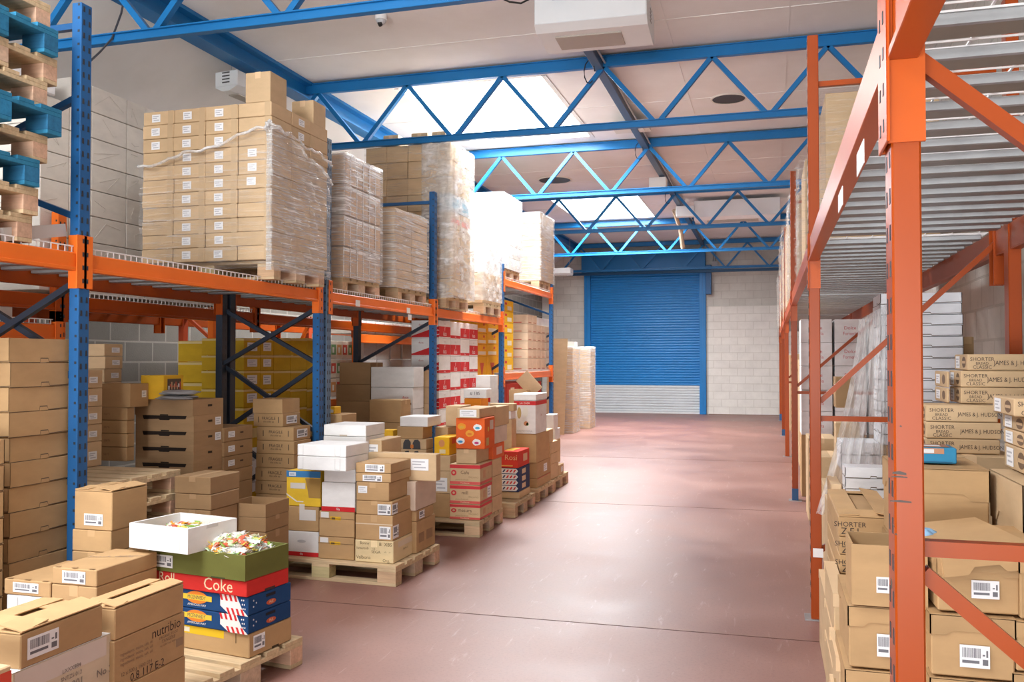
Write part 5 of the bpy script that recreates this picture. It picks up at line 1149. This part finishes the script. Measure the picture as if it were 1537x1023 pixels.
b.text('f', .5, .5, .05, '# 185', (.08, .08, .09), 0)
b = PB('white carton with red band and raised flap by the fourth post', 9.75, 714, 736, 744, 563, 0.98, d=.3, col=WH, style='closed', seam=False); b.panel_at('f', 0, .3, 1, .5, RED, 'red_band')
Box('brown carton under the white red-banded one by the fourth post', (b.t.location.x, b.t.location.y, 0), (b.w, b.d, .978), 0, KD, seam=False)
b = PB('open brown carton with raised flaps below the mid beams', 10.9, 764, 790, 800, 585, .9, d=.4, col=KP, style='open'); m = MB(); m.bar((b.w*.1, 0, b.h), (b.w*.75, 0, b.h+.14), .3, .006, (0, 1, 0)).make('raised_flap', CARD, b.t, KL)
Box('tall brown carton under the open flapped one below the mid beams', (b.t.location.x, b.t.location.y, 0), (b.w, b.d, .898), 0, KR, seam=False)
# ------------------------------------------------------------------ right-hand rack goods
def RBX(label, Y, xl, xc, xr, yt, base, **kw): return PB(label, Y, xl, xc, xr, yt, base, side='L', **kw)
z = 0.0
rr2 = [('lowest lidded brown carton at the front of the orange rack', 1085, 1262, 1264, 1390, {}),
       ('third lidded brown carton up at the front of the orange rack', 1002, 1262, 1266, 1390, {}),
       ('lidded brown carton with barcode directly under the open one behind the post', 907, 1264, 1271, 1390.5, {}),]
for lab, y, xl, xc, xr, kw in rr2:
    b = RBX(lab, 3.06, None, xc, xr, y, z, d=.42, col=KR, style='lid', lid=.33); b.off = True; z = b.top+.006
    if 'barcode' in lab: b.label('f', .46, .40, .22, .36)
    b.off = False
b = RBX('tall open brown carton with label behind the nearest orange post', 3.04, 1267, 1275.5, 1389.5, 816, z, col=KR, style='open'); b.label('f', .44, .36, .22, .26)
bag_heap('blue_bag', 'crumpled light blue plastic bag inside the tall open carton', b.t.location.x+.12, b.t.location.y+.05, b.top-.10, .06, .05, .13, (.25, .45, .68), PLAST, seed=6)
z = 0.0
for lab, y, xc, xr in (('lowest lidded carton right of the nearest orange post', 1115, 1390, 1505), ('lidded carton second up right of the nearest orange post', 1014, 1391, 1508), ('lidded carton with wide barcode label under the askew one', 919, 1392, 1518)):
    b = RBX(lab, 2.98, None, xc+1.5, xr, y, z, d=.42, col=KR, style='lid', lid=.33); b.off = True; z = b.top+.006
    if 'barcode' in lab: b.label('f', .52, .36, .36, .36)
b = RBX('brown carton with askew lid and wide barcode label', 2.99, None, 1404, 1526, 837, z, d=.40, rz=.04, col=KR, style='lid', lid=.30); b.off = True; b.label('f', .58, .46, .34, .34)
m = MB(); w2, d2 = b.w/2+.012, b.d/2+.012; m.box(-w2, -d2, .07, w2, d2, .076)
for (L, fn) in ((2*w2, lambda u, v, t: (u, -d2-t, v)), (2*w2, lambda u, v, t: (u, d2+t, v)), (2*d2, lambda u, v, t: (w2+t, u, v)), (2*d2, lambda u, v, t: (-w2-t, u, v))):
    m.prism([(-L/2, -.005), (-L/2+.07, -.005), (-L/2+.09, .018), (L/2-.09, .018), (L/2-.07, -.005), (L/2, -.005), (L/2, .074), (-L/2, .074)], fn, 0, .004)
o = m.make('askew_lid', CARD, b.t, KR, (0.0, -.01, b.h-.028)); o.rotation_euler = (.0, -.13, .10)
z = 0.0
for lab, y, xc in (('lowest brown carton at the right picture edge', 1090, 1515), ('brown lidded carton second up at the right picture edge', 1008, 1516), ('brown lidded carton third up at the right picture edge', 930, 1520), ('brown lidded carton topmost at the right picture edge beside the askew lid', 825, 1527)):
    b = RBX(lab, 2.98, None, xc, xc+110, y, z, d=.42, col=KR, style='lid', lid=.33); z = b.top+.005
# big boxes behind
z = 0.0
for lab, y in (('big lidded carton lowest behind the open carton', 960), ('big lidded carton second up behind the open carton', 820), ('big lidded carton carrying the blue tray', 701)):
    b = RBX(lab, 3.62, None, 1345, 1482, y, z, d=.42, col=KR, style='lid', lid=.40); z = b.top+.005
zb = z
p = onZ(zb, 1400, 692); bt = Box('blue paper-sided tray with film window on the big lidded carton', (onY(3.80, 1398, 690).x, 3.82, zb), (.16, .16, .062), 0, (.03, .20, .36), seam=False, name='blue_tray', cat='tray'); bt.panel_at('t', .12, .15, .88, .85, (.30, .14, .08), 'film_window'); bt.panel_at('t', .3, .3, .7, .6, (.65, .66, .68), 'painted_glint', 1); bt.panel_at('f', .0, .62, .72, .96, (.45, .22, .12), 'film_window'); bt.panel_at('f', .25, .66, .5, .9, (.62, .64, .66), 'painted_glint', 1); bt.panel_at('f', .1, .1, .9, .14, (.02, .10, .2), 'seam_line')  # pale panels paint the glints on the film
z = 0.0
for lab, y in (('big brown lidded carton lowest at the far right corner', 1040), ('big brown lidded carton second at the far right corner', 890), ('big brown lidded carton topmost with pale side at the far right', 727)):
    b = RBX(lab, 3.28, 1486, 1534, None, y, z, w=.5, col=KP, style='lid', lid=.5); z = b.top+.005
zr = z
# long printed cartons
z = .0
for lab, y in (('big brown carton lowest below the long printed cartons', 900), ('big brown carton directly below the long printed cartons', 682)):
    b = RBX(lab, 4.42, None, 1383, 1530, y, z, d=.5, col=KP); z = b.top+.001
def james(lab, Y, xl, xc, xr, yt, z, w=None, full=True):
    b = RBX(lab, Y, xl, xc, xr, yt, z, w=w, col=KP, seam=False, name='long_carton')
    b.text('f', .22 if w is None else .15, .68, .024, 'SHORTER', lay=0); b.text('f', .22 if w is None else .15, .42, .018, 'BREAD', lay=0); b.text('f', .22 if w is None else .15, .2, .022, 'CLASSIC', lay=0)
    if full: b.text('f', .75 if w is None else .52, .45, .026 if w is None else .030, 'JAMES & J. HUDSON', lay=0, sx=.8)
    b.panel_at('l', 0, 0, 0, 0, (.16, .1, .06), 'oval_emblem', poly=[(.74+.14*math.cos(a), .5+.34*math.sin(a)) for a in [q*math.pi/8 for q in range(16)]]); b.panel_at('l', 0, 0, 0, 0, (.55, .38, .22), 'emblem_bar', 1, poly=[(.62, .42), (.86, .42), (.86, .58), (.62, .58)])
    b.label('l', .28, .5, .3, .75, False); return b
for k, (y, xr) in enumerate(((657.5, 1500), (632.5, 1502), (607, 1497))):
    b = james('long printed carton in the wider lower tier, %s' % ordi(k, 3), 4.50, 1377, 1389, xr, y, z); z = b.top+.0008
zj = z
for k, y in enumerate((581, 556, 531)):
    b = james('long printed carton in the rear upper tier, %s' % ordi(k, 3), 4.62, [1425, 1425, 1433][k], [1442, 1442, 1452][k], None, y, z, w=.42); z = b.top+.0008
z = zj
for k, y in enumerate((582, 557)):
    b = RBX('end of a printed carton beside the white tray stack, %s' % ['lower', 'upper'][k], 4.66, 1403, 1421, 1425, y, z, col=KP, seam=False, name='long_carton'); b.label('l', .3, .5, .3, .6, False); b.panel_at('l', 0, 0, 0, 0, (.2, .13, .08), 'oval_emblem', poly=[(.74+.12*math.cos(a), .5+.3*math.sin(a)) for a in [q*math.pi/8 for q in range(16)]]); z = b.top+.0008
z = zr+.001
for k, (y, xl, xc) in enumerate(((676, 1506, 1541), (651, 1505, 1540), (626, 1504, 1539), (597.5, 1489, 1521))):
    b = james('long printed carton at the right picture edge, %s' % ordi(k, 4), 3.46, xl, xc, None, y, z, w=.42, full=False); z = b.top+.0008
# white tray stack by the wall
RBX('tall brown carton under the white notched trays by the wall', 6.3, None, 1324, 1445, 668, 0.0, d=.42, col=KP)
z = zat(tuple(onY(6.3, 1324, 540).xy), 1324, 668)+.001; zt_ = zat(tuple(onY(6.3, 1324, 540).xy), 1324, 440); n = 14
for k in range(n):
    loc, dims, z1 = place(6.3+R.uniform(0, .012), None, 1323+R.uniform(-1, 1), 1444.5+R.uniform(-1, 1), 500, z+(zt_-z)*k/n, side='L', d=.42)
    Box('white notched tray carton in the tall stack by the right wall, %s' % ordi(k, n), loc, (dims[0], dims[1], (zt_-z)/n-.001), 0, (.72, .74, .78), 'notch', name='white_tray_carton', group='white notched trays by the wall')
RBX('small brown carton behind the white tray stack', 6.75, None, 1444, 1462, 505, 1.55, d=.25, col=KR); RBX('brown carton supporting the small one behind the white trays', 6.75, None, 1444, 1470, 539, 0.0, d=.3, col=KR)
# lower white stacks in front
z = 0.0
b = RBX('wide brown carton under the front white notched cartons', 5.28, None, 1266, 1335, 749, 0.0, d=.40, col=KP); z = b.top+.001
for k, y in enumerate((733, 716.5, 700.5)):
    b = RBX('white notched carton in the front low stack, %s' % ordi(k, 3), 5.32, 1264, 1268, 1335, y, z, col=(.76, .77, .80), style='notch', group='front low white cartons', name='white_tray_carton'); z = b.top+.001
b = RBX('brown carton under the rear white notched cartons', 6.45, 1250, 1262, 1330, 705, 0.0, d=None, col=KP); z = b.top+.001
for k, y in enumerate((682, 663)):
    b = RBX('white notched carton in the rear low stack, %s' % ordi(k, 2, 'lower', 'upper'), 6.45, 1256, 1262, 1325, y, z, col=(.78, .79, .82), style='notch', group='rear low white cartons', name='white_tray_carton'); z = b.top+.001
# white printed boxes further in
for c, (xc, xr, sfx) in enumerate(((1202, 1249, 'aisle-side'), (1253, 1300, 'inner'), (1304, 1350, 'wall-side'))):
    z = 0.0
    b = RBX('brown carton lowest under the %s white lettered boxes' % sfx, 10.95, None, xc, xr, 652, 0.0, d=.5, col=KR); z = b.top+.001
    for k, y in enumerate((617, 585, 549, 514, 479)):
        b = RBX('white carton with red lettering, %s column, %s' % (sfx, ordi(k, 5)), 10.95, None, xc, xr, y, z, d=.5, col=(.80, .79, .80), seam=False, name='white_carton', group='white red-lettered cartons'); z = b.top+.001
        b.text('f', .5, .62, .055, 'Dolce', (.55, .06, .08), 0); b.text('f', .5, .38, .055, 'Forneria', (.55, .06, .08), 0, sx=.85)
b = RBX('open brown carton with print on the shelf before the white lettered boxes', 8.6, None, 1254, 1282, 603, .93, d=.3, col=KD, seam=False); 
RBX('tall brown carton below the open printed one before the lettered boxes', 8.6, None, 1254, 1290, 634, 0.0, d=.3, col=KP); b.t.location.z = 1.16
for k, (x0, x1, y0_, zz_, lab) in enumerate(((.40, .78, 7.2, .62, 'wide brown carton low on the floor under the plastic sheet'), (.36, .70, 8.2, .75, 'brown carton behind the plastic sheet on the floor'), (.36, .62, 9.3, .82, 'brown carton on the floor before the third orange post'), (.42, 1.2, 12.2, 1.7, 'tall carton behind the third orange post'), (.42, 1.2, 14.0, 1.6, 'tall carton before the fourth orange post'), (.42, 1.2, 16.5, 1.7, 'tall carton beyond the fourth orange post'), (.42, 1.2, 21, 1.7, 'tall carton by the far wall in the orange rack'))):
    Box(lab, ((x0+x1)/2, y0_+.3, 0), (x1-x0, .6, zz_), 0, KP)
# plastic sheet draped from the deck over the cartons
m = MB(); nu, nv = 40, 34; vs = []
top = [onY(6.26, 1285, 478), onY(6.26, 1326, 452)]
for j in range(nv+1):
    f = j/nv
    for i in range(nu+1):
        u = i/nu
        xl_, xr_ = .565-.30*f**1.35, .735-.02*f
        x = xl_+(xr_-xl_)*u; z = 1.96-1.30*f+.10*(1-u)*(1-f)*-1.0
        y = 6.26-.75*f*(1-u)*.6-.10*f+.03*math.sin(u*31+f*2)*(0.4+f)+.012*math.sin(u*77+f*5)
        vs.append((x, y, max(z, .66)))
W_ = nu+1; m.add(vs, [(j*W_+i, j*W_+i+1, (j+1)*W_+i+1, (j+1)*W_+i) for j in range(nv) for i in range(nu)])
o = m.make('plastic_sheet', SHEET, None, None, smooth=True); tag(o, 'clear plastic sheet hanging in folds from the deck over white cartons', 'plastic sheet')
# printed cartons in the front bay, aisle side
z = .0
for k, (y, xl, xc) in enumerate(((1040, 1240, 1258), (985, 1240, 1257), (947, 1240, 1257), (917, 1240, 1257), (888.5, 1240, 1257), (861, 1240, 1257), (832, 1240, 1257), (805, 1240, 1257), (774.5, 1240, 1257))):
    b = RBX('printed brown carton in the aisle-side stack behind the open carton, %s' % ordi(k, 9), 4.05, xl, xc+R.uniform(-1, 1), 1345, y, z, col=KR, seam=False, group='printed cartons of the aisle-side stack', flaps=(k == 8)); z = b.top+.0008
    if k > 3: b.text('f', .2, .62, .03, 'SHORTER', lay=0); b.text('f', .2, .28, .04, 'Z.E.I', lay=0)
for (lab, Y, xl, xc, xr, y, b0) in (('pale carton low behind the printed stack', 4.95, 1238, 1243, 1300, 757, 0.0), ('pale carton with folded top at the second orange post', 5.45, 1240, 1246, 1262, 726, 0.0)):
    RBX(lab, Y, None, xc, xr, y, b0, d=.4, col=KP)
z = 0
for k, y in enumerate((1010, 955, 890)):
    b = RBX('narrow pale carton stepping out towards the aisle, %s' % ordi(k, 3), 3.62, 1236, 1249, 1266, y, z, col=KP, d=None, group='narrow pale cartons at the rack edge'); z = b.top+.001
z = 0
for k, y in enumerate((1023+40, 985, 960)):
    b = RBX('slim pale carton beside the lidded ones at the rack edge, %s' % ordi(k, 3), 3.3, 1246, 1256, 1268, y, z, d=None, col=KP, group='slim pale cartons at the rack edge') if k < 2 else RBX('white-sided slim carton at the foot of the second orange post', 4.75, 1227, 1236, 1250, 893, 0.0, d=None, col=KP); z = b.top+.001
# loads on the orange decks
for (lab, Y, w, d, h, x, c_) in (('wrapped brown load under loose film on the orange deck, second bay', 7.0, .78, 1.0, 1.22, .80, KP), ('wrapped brown load on the orange deck before the third post', 8.9, .85, 1.0, 1.15, .76, KP), ('wrapped brown load on the orange deck beyond the third post', 11.4, .9, 1.2, 1.25, .74, KL), ('wrapped pale load on the orange deck, fourth bay', 13.6, .95, 1.3, 1.2, .72, KL), ('wrapped pale load on the orange deck beyond the fourth post', 16.4, .95, 1.6, 1.3, .72, KL), ('wrapped pale load on the orange deck near the far wall', 21, .95, 2.0, 1.2, .72, KL)):
    b = Box(lab, (x, Y+d/2, 2.375), (w, d, h), 0, c_, name='wrapped_load', cat='load')
    film(lab.replace('wrapped', 'clear film around the').replace(' load', ' stack')[:90], x-w/2, Y, 2.37, x+w/2, Y+d, 2.375+h, FILMTHIN, off=.04, amp=.03, seed=int(Y*7))
# ------------------------------------------------------------------ light
w = bpy.data.worlds.new('daylight'); SC.world = w; w.use_nodes = True
bg = w.node_tree.nodes['Background']; bg.inputs[0].default_value = (0.93, 0.96, 1.0, 1); bg.inputs[1].default_value = WORLD
def area(name, loc, rot, sx, sy, power, col=(.97, .985, 1)):
    l = bpy.data.lights.new(name, 'AREA'); l.shape = 'RECTANGLE'; l.size = sx; l.size_y = sy; l.energy = power; l.color = col
    o = bpy.data.objects.new(name, l); COL.objects.link(o); o.location = loc; o.rotation_euler = rot; return o
for i, (a, b_, c, d) in enumerate(SKY): area('rooflight_daylight', ((a+b_)/2, (c+d)/2, ZC+.3), (0, 0, 0), b_-a-.1, d-c-.1, ROOFP[i])  # the last two serve the added rooflights
area('added_back_fill', (-2.5, Y0+.1, 2.4), (math.radians(-90), 0, math.pi), 7.5, 4.6, BACKP, (.97, .985, 1))  # unseen fill lamp added at the open back
area('added_ceiling_fill', (-2.5, Y0-6.5, .05), (math.radians(155), 0, 0), 10.0, 8.0, CEILP, (.96, .985, 1))  # unseen upward lamp added outside to brighten the ceiling
SC.view_settings.view_transform = 'Standard'; SC.view_settings.look = 'None'; SC.view_settings.gamma = 1; SC.view_settings.use_curve_mapping = False
SC.view_settings.exposure = EXPO
SC.cycles.use_denoising = True
SC.cycles.max_bounces = 10; SC.cycles.transparent_max_bounces = 16; SC.cycles.sample_clamp_indirect = 8
